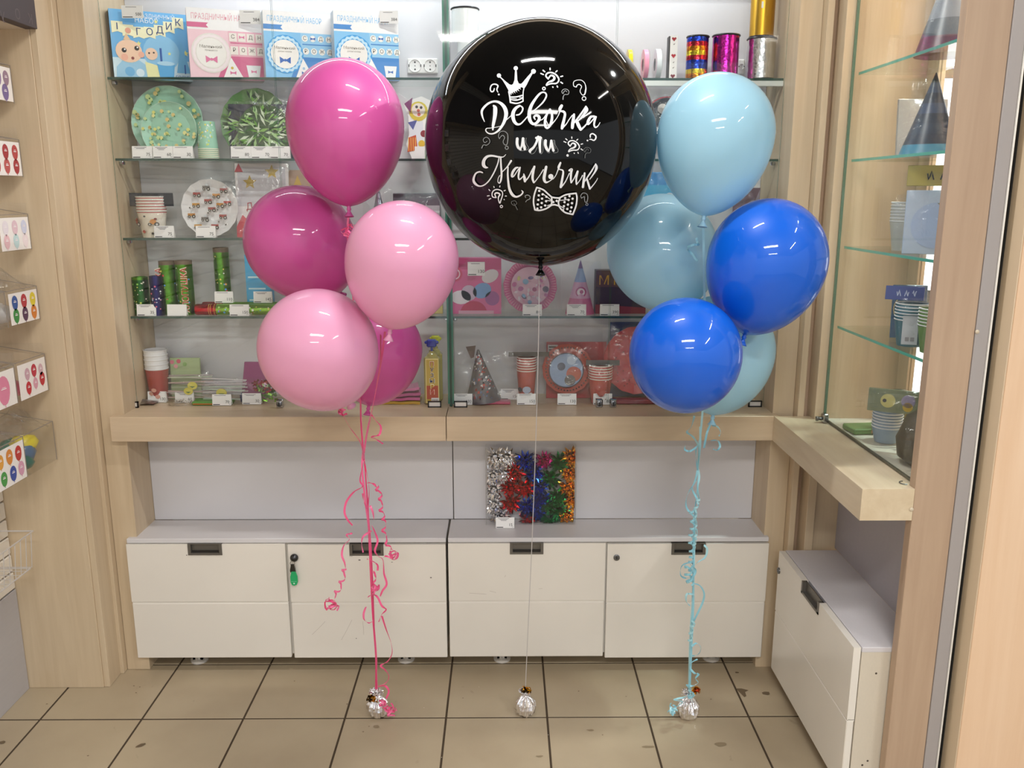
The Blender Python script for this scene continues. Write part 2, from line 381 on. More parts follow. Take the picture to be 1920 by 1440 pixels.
m = MB(); m.lathe([(.0, CEIL-.057), (.075, CEIL-.056)], C('#f4ffff', .4, emit=4), 24, (1.40, 2.30, 0)); m.build('lens', t)

# ------------------------------------------------------------------ left partition: slatwall with lower board, wood panel, mouldings
wl = struct('wall_left', (-1.52, 1.4, 0))
m = MB(); GREYP = C('#b5b2b3', .5); m.box(-1.54, -1.494, -1.0, 2.43, 0, .338, GREYP, bev=.001); ks(m.build('lower_panel', wl))
m = MB(); m.box(-1.56, -1.512, -1.0, 2.43, .338, CEIL, C('#8d8780', .7)); ks(m.build('backing', wl))
SLW = C('#e4ddd0', .45); sp = MB(); sp.box(-.018, 0, -1.7, 1.7, -.0255, .0255, SLW, bev=.0025); pr = sp.build('slat', wl, loc=(0, 0, 0)); first = True
for k in range(45):
    z = .368+k*.0563
    if first: o = pr; first = False
    else: o = pr.copy(); COL.objects.link(o); o.parent = wl
    o.location = (-1.494+1.52, .73-1.4, z)
def panel(name, x0, x1, y0, y1, z0, z1, key, bev=.0012, par=None):
    m = MB(); m.box(x0, x1, y0, y1, z0, z1, key, bev=bev); return ks(m.build(name, par))
panel('trim_1', -1.60, -1.262, 2.433, 2.50, 0, CEIL, WV)
panel('trim_2', -1.262, -1.244, 2.436, 2.60, 0, CEIL, WV)
panel('trim_3', -1.262, -1.2335, 2.513, 2.60, 0, CEIL, WV)
# right of the main case: mouldings between the two display cases
panel('trim_4', .886, .905, 2.50, 2.62, 0, CEIL, WV)
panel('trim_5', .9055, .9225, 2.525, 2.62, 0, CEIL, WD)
# right partition: post, grey rail, black gap, peach panel near the camera
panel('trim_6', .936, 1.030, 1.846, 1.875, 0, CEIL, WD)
panel('trim_7', 1.0305, 1.0595, 1.843, 1.872, 0, CEIL, C('#a5a0a0', .45, .1))
panel('trim_8', 1.060, 1.0625, 1.838, 1.872, 0, CEIL, C('#f0eee8', .3))
panel('trim_9', 1.0626, 1.0805, 1.858, 1.872, 0, CEIL, C('#0a0908', .8))
panel('trim_10', 1.081, 1.0835, 1.80, 1.872, 0, CEIL, C('#d8c4a8', .4))
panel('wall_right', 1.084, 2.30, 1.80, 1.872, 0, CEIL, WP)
for px, py, X, Y in ((1832, 622, 0, 1.842), (1709, 955, 0, 1.845)):
    p = onY(px, py, Y); m = MB(); m.lathe([(.0045, 0), (.0045, .0015), (.002, .003), (0, .003)], C('#c9bda8', .4), 14, p, 'y'); o = m.build('screw_cap', smooth=True); tag(o, 'small round screw cap on the '+('grey rail' if px > 1800 else 'wooden post beside the side counter'), 'cap')

# ================================================================== MAIN DISPLAY CASE
XL, XR, YG, YB = -1.160, .822, 2.630, 2.812
ZC = .860
SHZ = [1.850, 1.620, 1.386, 1.146]
case = thing('display_case', 'long maple display case with glass doors and white back board behind the balloons', 'display case', (-.17, 2.67, 0))
for a, b in ((-1.2325, XL), (XR, .8855)):
    m = MB(); m.box(a, b, 2.538, YB+.02, 0, 2.32, WV, bev=.001); m.build('side_panel', case)
for a, b in ((XL, -.171), (-.169, XR)):
    m = MB(); m.box(a+.0005, b-.0005, YB, YB+.018, ZC-.01, 2.30, BACKW, bev=.0012); m.build('back_panel', case)
    m = MB(); m.box(a+.0005, b-.0005, 2.682, 2.70, .462, .79, BACKW, bev=.0012); m.build('lower_back_panel', case)
    m = MB(); m.box(a+.0002, b-.0002, 2.628, YB, ZC-.06, ZC-.001, WH); m.build('case_floor', case)
m = MB(); m.box(XL, XR, 2.56, YB+.018, 2.26, 2.32, WH, bev=.001); m.build('top_panel', case)
m = MB(); m.box(-.1735, -.1665, YG+.010, YB, ZC, 2.25, SHELFG); m.box(-.1745, -.1655, YG+.006, YG+.010, ZC, 2.25, C('#1d4b40', .15, coat=.6)); m.build('glass_divider', case)
zt = 2.25
for a, b in ((XL+.003, -.667), (-.664, -.1765), (-.1635, .3235), (.3265, XR-.003)):
    m = MB(); m.box(a, b, YG-.003, YG+.003, ZC+.012, zt, GLASS)
    e = C('#2d6657', .12, coat=.7)
    for q in ((a, a+.0007), (b-.0007, b)): m.box(q[0], q[1], YG-.0035, YG-.0028, ZC+.012, zt, e)
    m.build('glass_door', case)
m = MB()
for x in (-.1785, -.1655): m.box(x, x+.006, YG-.0045, YG+.0035, ZC+.01, zt, C('#2a6b58', .12, coat=.7))
m.build('glass_door_edge', case)
# door locks and corner hinges
def small_lock(x, y, z, par, side=False):
    m = MB(); m.box(x-.011, x+.011, y-.012, y+.002, z, z+.028, CHROME, bev=.003)
    m.lathe([(.0085, 0), (.0085, .005), (.006, .006), (.002, .0065), (0, .004)], STEEL, 16, (x, y-.012, z+.014), 'y')
    m.box(x-.002, x+.002, y-.020, y-.0175, z+.008, z+.020, C('#222222', .5)); return m.build('door_lock', par)
for px in (526, 1123, 1149): p = pt(px, YG-.008, ZC); small_lock(p.x, YG-.006, ZC, case)
for px in (248, 815, 864, 1415):
    p = pt(px, YG-.006, ZC); m = MB(); k = C('#3a3a3a', .4, .6)
    m.box(p.x-.021, p.x+.021, YG-.012, YG-.004, ZC, ZC+.004, k); m.box(p.x-.021, p.x-.018, YG-.012, YG-.004, ZC, ZC+.02, k); m.box(p.x+.018, p.x+.021, YG-.012, YG-.004, ZC, ZC+.02, k)
    m.box(p.x-.021, p.x+.021, YG-.012, YG-.004, ZC+.017, ZC+.02, k); m.box(p.x-.017, p.x+.017, YG-.010, YG-.004, ZC+.004, ZC+.017, C('#e3dfd8', .3)); m.build('door_hinge', case)
# power sockets on the back board
def socket(px0, px1, py0, py1, label):
    a = onY(px0, py1, YB); b = onY(px1, py0, YB); c = (a+b)/2
    t = thing('power_socket', label, 'socket', (c.x, YB, a.z)); W = C('#e9e8e6', .35); K = C('#3a3a3c', .5)
    m = MB(); m.box(a.x, b.x, YB-.012, YB, a.z, b.z, W, bev=.003); m.build('face_plate', t)
    n = 2 if px1-px0 > 30 else 1; wd = (b.x-a.x)/n
    for k in range(n):
        cx = a.x+wd*(k+.5); r = min(wd, b.z-a.z)*.42; m = MB()
        m.lathe([(r, 0), (r, .003), (r*.92, .003), (r*.86, .0005), (0, .0002)], W, 24, (cx, YB-.012, c.z), 'y')
        m.plane((cx, YB-.0124, c.z))
        for v in (-r*.55, r*.55): m.disc(0, v, r*.14, K)
        m.disc(0, 0, r*.10, C('#8b8b8d', .5))
        for sx in (-1, 1): m.rect(sx*r*.95-.0015, -r*.2, sx*r*.95+.0015, r*.2, K, 14)
        m.build('outlet', t, smooth=True)
socket(765, 821, 110, 139, 'white double power socket at the right end of the top shelf, left bay')
socket(1381, 1395, 112, 140, 'white socket between the magenta and the silver ribbon spools')
# glass shelves with metal clips
sh0 = None
for zi, z in enumerate(SHZ):
    for si, (a, b) in enumerate(((XL+.001, -.178), (-.162, XR-.001))):
        nm = ['topmost', 'second', 'third', 'lowest'][zi]; side = ['left', 'right'][si]
        t = thing('glass_shelf', f'{nm} glass shelf in the {side} bay of the main case', 'shelf', ((a+b)/2, 2.64, z-.006), 'glass shelves of the main case')
        m = MB(); m.box(a, b, 2.646, YB-.004, z-.007, z, SHELFG); m.build('glass_sheet', t)
        m = MB(); m.box(a, b, 2.6445, 2.646, z-.007, z, C('#27473f', .12, coat=.8)); m.build('front_edge', t)
        if si == 1 and zi == 0:
            m = MB(); m.box(a, b, 2.644, 2.655, z-.022, z-.0075, C('#d6dbd8', .3, .3)); m.build('light_rail', t)
        for x, s in ((a, 1), (b, -1)):
            m = MB(); m.box(min(x, x+s*.012), max(x, x+s*.012), 2.668, 2.684, z-.018, z-.0073, CHROME, bev=.002); m.build('shelf_clip', t)
# counter boards (two lengths)
for a, b, lb in ((-1.192, -.1785, 'left length of the thick maple counter board under the glass case'), (-.1765, .832, 'right length of the thick maple counter board under the glass case')):
    m = MB(); m.box(a, b, 2.505, 2.6275, .783, ZC, WH, bev=.0012); o = m.build('counter_board', loc=((a+b)/2, 2.56, .783)); tag(o, lb, 'counter')

# ================================================================== WHITE CABINETS
HF = C('#6d6963', .35, .5); HD = C('#2c2825', .5, .3)
def handle_mesh(m, x0, x1, z0, z1, yf):
    f = .009
    m.box(x0, x0+f, yf-.002, yf+.014, z0, z1, HF); m.box(x1-f, x1, yf-.002, yf+.014, z0, z1, HF); m.box(x0+f, x1-f, yf-.002, yf+.014, z0, z0+.007, HF)
    m.box(x0+f, x1-f, yf+.011, yf+.014, z0+.007, z1, HF); m.box(x0+f, x1-f, yf+.004, yf+.0108, z0+.007, z0+.011, HD)
    m.box(x0, x1, yf-.001, yf+.014, z1, z1+.002, HF)
YD = 2.518
def door(par, x0, x1, z0, z1, hx0, hx1, hz, lockpx=None, par_name='door'):
    zm = (z0+z1)/2; m = MB(); y1 = YD+.017
    m.box(x0, hx0, YD, y1, zm+.0015, z1, CABW); m.box(hx1, x1, YD, y1, zm+.0015, z1, CABW); m.box(hx0, hx1, YD, y1, zm+.0015, z1-.036, CABW)
    m.box(x0, x1, YD, y1, z0, zm-.0045, CABW, bev=.002)
    # sloped shadow groove
    m.add([(x0, YD, zm+.0015), (x1, YD, zm+.0015), (x1, YD+.004, zm-.001), (x0, YD+.004, zm-.001), (x1, YD+.004, zm-.0045), (x0, YD+.004, zm-.0045)], [(3, 2, 1, 0), (5, 4, 2, 3)], CABW)
    o = m.build('door', par)
    h = MB(); handle_mesh(h, hx0, hx1, z1-.036, z1, YD); h.build('handle', o)
    if lockpx:
        p = onY(lockpx[0], lockpx[1], YD); l = MB(); l.lathe([(.0098, 0), (.0098, .004), (.008, .005), (.004, .0045), (.0035, .002), (0, .002)], STEEL, 20, (p.x, YD, p.z), 'y'); l.plane((p.x, YD-.006, p.z)); l.rect(-.001, -.004, .001, .004, C('#1a1a1a', .5)); l.build('lock', o, smooth=True)
    return o
cabs = []
for (x0, x1, lb) in ((-1.187, -.1845, 'low white two-door cabinet, the left one, with the green key tag in its lock'), (-.1800, .834, 'low white two-door cabinet, the right one under the bow box')):
    t = thing('low_cabinet', lb, 'cabinet', ((x0+x1)/2, 2.60, 0)); cabs.append(t)
    m = MB(); m.box(x0+.004, x1-.004, YD+.019, 2.70, .056, .444, CABW); m.build('carcass', t)
    m = MB(); m.box(x0+.001, x1-.001, YD+.004, 2.681, .4465, .4615, TOPW, bev=.0015); m.build('top_board', t)
    for fx in ((x0+.17), (x1-.145)):
        m = MB(); m.lathe([(.028, 0), (.028, .008), (.018, .012), (.018, .056)], C('#cfcac2', .5), 16, (fx, YD+.075, 0))
        for k in range(4): a = k*PI/4; c, s_ = math.cos(a)*.021, math.sin(a)*.021; m.box(fx-abs(c)-.001, fx+abs(c)+.001, YD+.075-abs(s_)-.001, YD+.075+abs(s_)+.001, .010, .018, C('#b9b4ac', .5))
        m.build('foot', t, smooth=True)
def hx(px0, px1, py): return onY(px0, py, YD).x, onY(px1, py, YD).x
door(cabs[0], -1.187, -.6905, .052, .4445, *hx(352, 416, 1026), 0)
d2 = door(cabs[0], -.6815, -.1865, .050, .4415, *hx(655, 719, 1026), 0, (552, 1046))
door(cabs[1], -.1785, .3175, .052, .4445, *hx(956, 1019, 1024), 0)
door(cabs[1], .3235, .833, .046, .4415, *hx(1259, 1323, 1028), 0, (1156, 1045))
# scuffs on the doors
SC = C('#b8b0a6', .6); DK = C('#6b6560', .7)
for px, py, a, b, k in ((808, 1083, .003, .002, DK), (674, 1050, .004, .002, DK), (668, 1197, .002, .0015, DK), (350, 1041, .002, .0015, DK), (735, 1054, .003, .001, DK), (658, 1043, .006, .0005, DK)):
    m = MB(); p = onY(px, py, YD); m.plane(p); m.disc(0, 0, a, k, 1, 8, b/a); m.build('scuff_mark', d2)
for P0, P1 in (((585, 1190), (610, 1165)), ((640, 1200), (660, 1162)), ((682, 1190), (680, 1165)), ((880, 1112), (912, 1114)), ((918, 1108), (930, 1111)), ((1010, 1104), (1017, 1103)), ((946, 1082), (948, 1078))):
    a = onY(*P0, YD); b = onY(*P1, YD); a.y = b.y = YD-.0003; m = MB(); m.strip([a, (a+b)/2+Vector((.001, 0, 0)), b], .0009, SC, th=.0002); m.build('scuff_mark', d2)
# key with green tag hanging in the lock
p = onY(551, 1046, YD-.008)
t = thing('key_tag', 'key in the cabinet lock with a black fob and a green plastic tag', 'key', p)
m = MB(); m.lathe([(.012, 0), (.013, .004), (.012, .008), (.006, .013), (0, .014)], C('#4a4a4c', .25, .9), 20, (p.x+.001, p.y+.004, p.z), 'y'); m.build('key_head', t, smooth=True)
m = MB(); m.tube([(p.x-.004+.007*math.cos(a), p.y-.006, p.z-.016+.008*math.sin(a)) for a in [i*PI/8 for i in range(17)]], .0009, CHROME); m.build('key_ring', t, smooth=True)
m = MB().plane((p.x-.004, p.y-.007, p.z)); m.prism([(-.005, -.02), (.005, -.02), (.009, -.045), (.006, -.048), (-.008, -.046), (-.009, -.04)], .006, C('#17120f', .3, coat=.4)); m.build('fob', t)
m = MB().plane((p.x-.002, p.y-.0075, p.z)); g = C('#12a866', .3, coat=.4); m.prism([(-.006, -.043), (.006, -.043), (.0115, -.060), (.012, -.078), (.008, -.088), (0, -.091), (-.007, -.089), (-.011, -.079), (-.011, -.060)], .004, g); m.disc(0, -.083, .0025, C('#cfeedd', .4), 2); m.rect(-.009, -.077, .009, -.076, C('#7fd8b0', .4), 2); m.build('green_tag', t)

# ================================================================== SIDE DISPLAY CASE (right, running towards the camera)
XG2 = .952
sc2 = thing('side_display_case', 'glass-fronted side case on the right standing at a right angle to the main case', 'display case', (1.05, 2.17, 0))
m = MB(); m.box(.9235, .949, 2.462, 2.53, 0, 2.32, WV, bev=.001); m.box(.949, 1.19, 2.478, 2.53, 0, 2.32, WV, bev=.001); m.build('side_panel', sc2)
m = MB(); m.box(1.0245, 1.045, 1.88, 2.477, .445, .785, C('#a9a5ab', .5)); m.build('lower_back_panel', sc2)
m = MB(); m.box(1.165, 1.185, 2.415, 2.4775, ZC, 2.26, WV, bev=.001); m.box(1.165, 1.185, 1.88, 1.93, ZC, 2.26, WV, bev=.001); m.build('back_post', sc2)
m = MB(); m.box(1.171, 1.175, 1.93, 2.415, ZC, 2.26, GLASS); m.build('back_glass', sc2)
m = MB(); m.box(.95, 1.185, 1.8755, 2.477, 2.26, 2.32, WY); m.build('top_panel', sc2)
m = MB(); m.box(.955, 1.165, 1.877, 2.4775, ZC-.06, ZC+.0005, C('#cfc8b8', .5)); m.build('case_floor', sc2)
m = MB(); m.box(XG2-.003, XG2+.003, 1.878, 2.455, ZC+.008, 2.25, GLASS); m.box(XG2-.0035, XG2+.0035, 2.4552, 2.461, ZC+.008, 2.25, C('#5d7a66', .15, coat=.5)); m.build('glass_door', sc2)
m = MB(); m.box(XG2-.004, XG2+.002, 1.878, 2.461, ZC+.002, ZC+.008, C('#6b6a5c', .4, .5)); m.build('door_rail', sc2)
p = onX(1549, 785, XG2-.008); m = MB(); m.box(XG2-.020, XG2-.004, p.y-.012, p.y+.012, ZC+.002, ZC+.030, CHROME, bev=.003); m.box(XG2-.032, XG2-.020, p.y-.006, p.y+.010, ZC+.010, ZC+.018, STEEL, bev=.002); m.lathe([(.007, 0), (.007, -.006), (0, -.006)], STEEL, 14, (XG2-.032, p.y, ZC+.014), 'x'); m.build('door_lock', sc2)
p = onZ(1700, 905, ZC+.003); m = MB(); m.tube([(p.x-.004+.012*math.cos(a), p.y+.012*math.sin(a), ZC+.003) for a in [PI*.5+i*PI/8 for i in range(9)]], .0012, STEEL); m.box(XG2-.018, XG2-.004, 1.885, 1.91, ZC+.002, ZC+.022, ACR); m.build('door_stop', sc2)
SHZ2 = [1.842, 1.612, 1.373, 1.144]
for zi, z in enumerate(SHZ2):
    nm = ['topmost', 'second', 'third', 'lowest'][zi]
    t = thing('glass_shelf', f'{nm} green-edged glass shelf of the side case', 'shelf', (1.06, 2.17, z-.006), 'glass shelves of the side case')
    m = MB(); m.box(.9695, 1.160, 1.90, 2.458, z-.007, z, SHELFG); m.build('glass_sheet', t)
    m = MB(); m.box(.968, .9695, 1.90, 2.458, z-.007, z, GEDGE2); m.build('front_edge', t)
m = MB(); m.box(.8155, .9355, 1.846, 1.8765, .785, ZC+.001, WY); m.box(.8155, .9515, 1.8766, 2.502, .785, ZC+.001, WY); o = m.build('counter_board', loc=(.88, 2.17, .785)); tag(o, 'maple counter board of the side case, its cut end facing the camera', 'counter')
# side cabinet
t = thing('low_cabinet', 'low white side cabinet on the right with one flap door', 'cabinet', (.94, 2.16, 0))
m = MB(); m.box(.866, 1.044, 1.879, 2.455, .05, .432, C('#cfc6b6', .45), bev=.001)
for px, py in ((1643, 1263), (1627, 1427), (1617, 1435)):
    q = onY(px, py, 1.878); m.plane((q.x, 1.879, q.z)); m.disc(0, 0, .0028, C('#4a4038', .6), 1, 12)
m.build('carcass', t)
m = MB(); m.box(.8655, 1.024, 1.878, 2.458, .4325, .4455, C('#cfccd0', .4), bev=.001); m.build('top_board', t)
m = MB(); zm = .247; a, b = .8455, .8635
hy0, hy1 = onX(1536, 1135, a).y, onX(1504, 1095, a).y
m.box(a, b, 1.879, 2.455, .047, zm-.002, CABW, bev=.002)
m.box(a, b, 1.879, hy0, zm+.001, .4445, CABW); m.box(a, b, hy1, 2.455, zm+.001, .4445, CABW); m.box(a, b, hy0, hy1, zm+.001, .4095, CABW); m.box(a+.003, b, 1.879, 2.455, zm-.003, zm+.002, CABW)
d = m.build('door', t)
m = MB(); m.box(a-.002, a+.012, hy0, hy0+.009, .4095, .4455, HF); m.box(a-.002, a+.012, hy1-.009, hy1, .4095, .4455, HF); m.box(a-.002, a+.012, hy0, hy1, .4095, .4165, HF); m.box(a+.009, a+.012, hy0, hy1, .4095, .4455, HF); m.build('handle', d)
q = onX(1461, 1070, a); m = MB(); m.lathe([(.0098, 0), (.0098, -.004), (.005, -.005), (.0035, -.002), (0, -.002)], STEEL, 20, (a, q.y, q.z), 'x'); m.build('lock', d, smooth=True)
for yy in (1.95, 2.38):
    m = MB(); m.lathe([(.02, 0), (.02, .05)], C('#cfcac2', .5), 12, (.95, yy, 0)); m.build('foot', t)
# ================================================================== BALLOONS
def balloon(name, label, group, px, py, Y, wpx, axis, key, tail=1.2, ex=.55, crown=1.0, seg=64, knotkey=None):
    """axis = (right, up, towards camera) direction from crown to knot"""
    c = onY(px, py, Y); R = wpx/2*(c-EYE).dot(fw)/F*.995
    a = (rt*axis[0]+up*axis[1]-fw*axis[2]).normalized(); e1 = (fw-a*fw.dot(a)).normalized(); e2 = a.cross(e1)
    M_ = Matrix((e1, e2, a)).transposed().to_4x4(); M_.translation = c
    t = thing(name, label, 'balloon', c, group)
    prof = [(0.0001, -R*crown)]
    for i in range(1, 19): th = PI/2*i/18; prof.append((R*math.sin(th), -R*crown*math.cos(th)))
    b = R*tail
    for i in range(1, 25):
        h = math.sin(PI/2*i/24)*.985 if i < 24 else .992; r = R*(1-h*h)**ex; prof.append((max(r, .006), b*h))
    prof += [(prof[-1][0]*.6, b*.9985), (.006, b*1.003), (.004, b*1.003)]
    m = MB(); m.T = M_; m.lathe(prof, key, seg, cap=False)
    # dark nipple spot at the crown
    o = m.build('balloon_skin', t, smooth='all')
    k = MB(); k.T = M_; kz = b*1.0
    k.lathe([(.0062, kz-.004), (.0045, kz+.003), (.0062, kz+.008), (.0050, kz+.011), (.0035, kz+.012), (.008, kz+.020), (.0125, kz+.027), (.0118, kz+.0275), (.003, kz+.014)], knotkey or key, 16, cap=False)
    k.build('knot', t, smooth='all')
    tip = c+a*(kz+.012)
    return t, o, c, R, tip
G1 = 'pink balloons of the left bunch'; G2 = 'blue balloons of the right bunch'
TIP = {}
_, bo, bc, bR, TIP['k'] = balloon('balloon', 'very large black balloon with white lettering, crown and bow tie', 'big balloon', 1013, 266, 2.20, 434, (0, -1, .05), LBLK, 1.07, .5, 1.0, 128)
TIP['1'] = balloon('balloon', 'topmost magenta balloon of the pink bunch, teardrop shaped', G1, 648, 232, 2.30, 220, (.03, -1, -.05), LMAG, 1.40, .60, 1.07)[4]
TIP['2'] = balloon('balloon', 'magenta balloon on the left flank of the pink bunch', G1, 562, 452, 2.40, 206, (.42, -.62, -.62), LMAG, 1.25, .57)[4]
TIP['3'] = balloon('balloon', 'pale pink balloon on the right of the bunch overlapping the black balloon', G1, 754, 487, 1.98, 213, (-.18, -.95, -.12), LPNK, 1.25, .57, 1.03)[4]
TIP['4'] = balloon('balloon', 'lowest pale pink balloon in front of the pink bunch', G1, 596, 652, 2.00, 222, (.30, -.74, -.60), LPNK, 1.18, .55, 1.0)[4]
TIP['5'] = balloon('balloon', 'magenta balloon half hidden behind the two pale pink ones', G1, 706, 655, 2.38, 172, (-.12, -.98, .10), LMAG, 1.25, .57)[4]
TIP['6'] = balloon('balloon', 'topmost light blue balloon of the blue bunch, teardrop shaped', G2, 1342, 251, 2.14, 217, (-.13, -.98, -.06), LSKY, 1.42, .60, 1.02)[4]
TIP['7'] = balloon('balloon', 'light blue balloon half behind the black balloon', G2, 1241, 471, 2.44, 206, (.25, -.85, .35), LSKY, 1.18, .56, 1.05)[4]
TIP['8'] = balloon('balloon', 'royal blue balloon on the right of the blue bunch', G2, 1438, 489, 2.08, 221, (-.26, -.95, -.1), LBLU, 1.30, .58, 1.05)[4]
TIP['9'] = balloon('balloon', 'lowest royal blue balloon in front of the blue bunch', G2, 1285, 664, 1.96, 210, (.12, -.72, -.68), LBLU, 1.16, .54, 1.02)[4]
TIP['10'] = balloon('balloon', 'light blue balloon low down behind the two royal blue ones', G2, 1349, 655, 2.30, 204, (-.10, -1, 0), LSKY, 1.22, .57)[4]
btree = bpy.data.objects['balloon']
root = bo.parent; root['group'] = 'big balloon'; del root['group']
bo.name = 'balloon_skin'

# lettering of the black balloon: strokes laid on its surface
vs = [v.co+bc for v in bo.data.vertices]; fs = [tuple(p.vertices) for p in bo.data.polygons]
BV = BVHTree.FromPolygons(vs, fs)
def onb(px, py, lift=.0006):
    d = ray(px, py).normalized(); h = BV.ray_cast(EYE, d)
    if h[0] is None: return bc
    n = (h[0]-bc).normalized(); return h[0]+n*lift
FR = {'A': (880, 110, 9.6), 'B': (1000, 110, 9.6), 'C': (880, 230, 9.6), 'D': (1000, 230, 9.6), 'E': (900, 320, 8.7273)}
INK = C('#eceef2', .45); INKG = C('#8d9092', .5)
BL = MB()
def catmull(P, n=6):
    out = []
    for i in range(len(P)-1):
        p0, p1, p2, p3 = P[max(i-1, 0)], P[i], P[i+1], P[min(i+2, len(P)-1)]
        for k in range(n):
            t = k/n
            out.append(tuple(.5*((2*b)+(-a+c)*t+(2*a-5*b+4*c-d)*t*t+(-a+3*b-3*c+d)*t**3) for a, b, c, d in zip(p0, p1, p2, p3)))
    out.append(tuple(P[-1])); return out
LIFT = [0]
def stroke(fr, pts, key=INK, n=6, smooth=True, ww=None):
    ox, oy, s = FR[fr]; P = [(p[0], p[1], (p[2] if len(p) > 2 else ww)) for p in pts]
    if smooth and len(P) > 2: P = catmull(P, n)
    LIFT[0] += 1; lf = .0005+.000012*LIFT[0]; V = []
    for i, (u, v, w_) in enumerate(P):
        a, b = P[max(i-1, 0)], P[min(i+1, len(P)-1)]; dx, dy = b[0]-a[0], b[1]-a[1]; L = math.hypot(dx, dy) or 1
        nx, ny = -dy/L*w_/2, dx/L*w_/2
        V += [onb(ox+(u+nx)/s, oy+(v+ny)/s, lf), onb(ox+(u-nx)/s, oy+(v-ny)/s, lf)]
    BL.add(V, [(2*i, 2*i+1, 2*i+3, 2*i+2) for i in range(len(P)-1)], key)
    for q, r in ((P[0], 0), (P[-1], 0)):
        if q[2] > 9: dot(fr, q[0], q[1], q[2]/2, key)
def dot(fr, u, v, r, key=INK, ring=0):
    ox, oy, s = FR[fr]; LIFT[0] += 1; lf = .0005+.000012*LIFT[0]; n = 14
    if ring: stroke(fr, [(u+r*math.cos(a), v+r*math.sin(a), ring) for a in [2*PI*i/12 for i in range(13)]], key, 2); return
    BL.add([onb(ox+(u+r*math.cos(2*PI*i/n))/s, oy+(v+r*math.sin(2*PI*i/n))/s, lf) for i in range(n)], [tuple(range(n))], key)
def fill(fr, pts, key=INK):
    ox, oy, s = FR[fr]; LIFT[0] += 1; lf = .0005+.000012*LIFT[0]
    tri = tessellate_polygon([[Vector((u, v, 0)) for u, v in pts]]); BL.add([onb(ox+u/s, oy+v/s, lf) for u, v in pts], [tuple(t) for t in tri], key)
S = stroke
# Девочка
S('A', [(275,1135,12),(240,1050,28),(225,960,40),(255,890,40),(340,810,36),(440,772,34),(530,785,44),(610,845,60),(655,930,70),(662,1020,66),(635,1120,56),(590,1210,46),(520,1300,36),(430,1350,26),(350,1345,22),(300,1300,20),(312,1257,16),(380,1250,12),(480,1235,10),(560,1215,8)])
S('A', [(440,850,34),(466,890,70),(465,1000,70),(450,1100,60),(430,1200,50),(425,1280,26)])
S('A', [(640,1130,14),(700,1075,12),(765,1015,12)])
S('A', [(850,1015,24),(900,1005,24),(950,950,26),(962,890,28),(930,855,20)])
S('A', [(905,850,36),(840,890,50),(795,960,62),(785,1040,66),(810,1130,56),(860,1180,44),(920,1175,28),(980,1120,22),(1050,1040,18)])
S('A', [(1120,970,16),(1230,880,20),(1330,780,26),(1385,680,28),(1370,622,26),(1320,607,24),(1260,640,34),(1180,740,44),(1110,860,56),(1080,980,62),(1085,1090,62),(1130,1165,50),(1190,1170,44),(1250,1110,52),(1255,1050,50),(1210,1020,44),(1165,1050,30),(1185,1095,20)])
S('A', [(1260,1110,20),(1320,1090,16),(1380,1010,14)])
S('B', [(300,915,34),(240,1010,36),(212,1120,44),(215,1210,44),(248,1250,36),(295,1210,40),(330,1110,46),(335,1010,40),(310,930,30),(296,915,30)])
S('B', [(235,1120,10),(262,1180,12),(300,1205,14)])
S('B', [(330,1180,24),(400,1100,14),(450,1020,14),(478,950,18)])
S('B', [(508,850,50),(480,900,56),(470,945,30)])
S('B', [(475,945,24),(540,955,40),(568,1000,42),(550,1100,48),(525,1200,54),(515,1255,46)])
S('B', [(525,1240,34),(590,1180,18),(640,1100,16),(700,1020,18)])
S('B', [(730,1005,36),(720,1080,52),(705,1180,58),(700,1245,50)])
S('B', [(942,865,30),(952,920,66),(920,985,44),(850,1070,24),(795,1130,22)])
S('B', [(928,880,20),(880,960,30),(800,1070,30),(735,1155,24)])
S('B', [(775,1115,50),(810,1200,60),(848,1275,50)])
S('B', [(860,1275,34),(920,1218,26),(970,1160,22)])
S('B', [(1090,1042,36),(1030,1050,40),(990,1110,50),(975,1170,44),(1000,1175,24),(1060,1110,22),(1115,1045,24)])
S('B', [(1122,1050,32),(1097,1130,34),(1090,1200,30),(1115,1238,26),(1160,1210,16),(1195,1150,10)])
# crown
fill('A', [(545,335),(560,325),(640,400),(720,465),(760,478),(790,460),(815,390),(825,220),(855,220),(865,390),(890,450),(930,460),(960,435),(1040,340),(1120,250),(1140,270),(1080,380),(1030,480),(990,540),(940,515),(860,575),(800,600),(735,635),(725,625),(700,560),(650,470),(600,390)])
for q in ((537,310,38),(838,178,38),(1155,235,42)): dot('A', *q)
S('A', [(712,600,26),(728,680,24),(742,790,26)]); S('A', [(985,530,18),(970,620,16),(968,770,22)])
S('A', [(735,692,18),(850,692,22),(960,662,18)]); S('A', [(745,742,14),(850,752,22),(962,715,18)]); S('A', [(745,790,30),(830,808,24),(900,800,22),(968,768,22)])
S('A', [(755,720,12),(800,722,10),(860,728,6)]); S('A', [(900,705,8),(955,700,10)])
for a, b in (((760,610),(752,660)),((780,600),(790,640)),((810,590),(828,628)),((840,575),(862,612)),((870,560),(900,590)),((905,535),(930,560))): S('A', [(*a, 18), (*b, 5)])
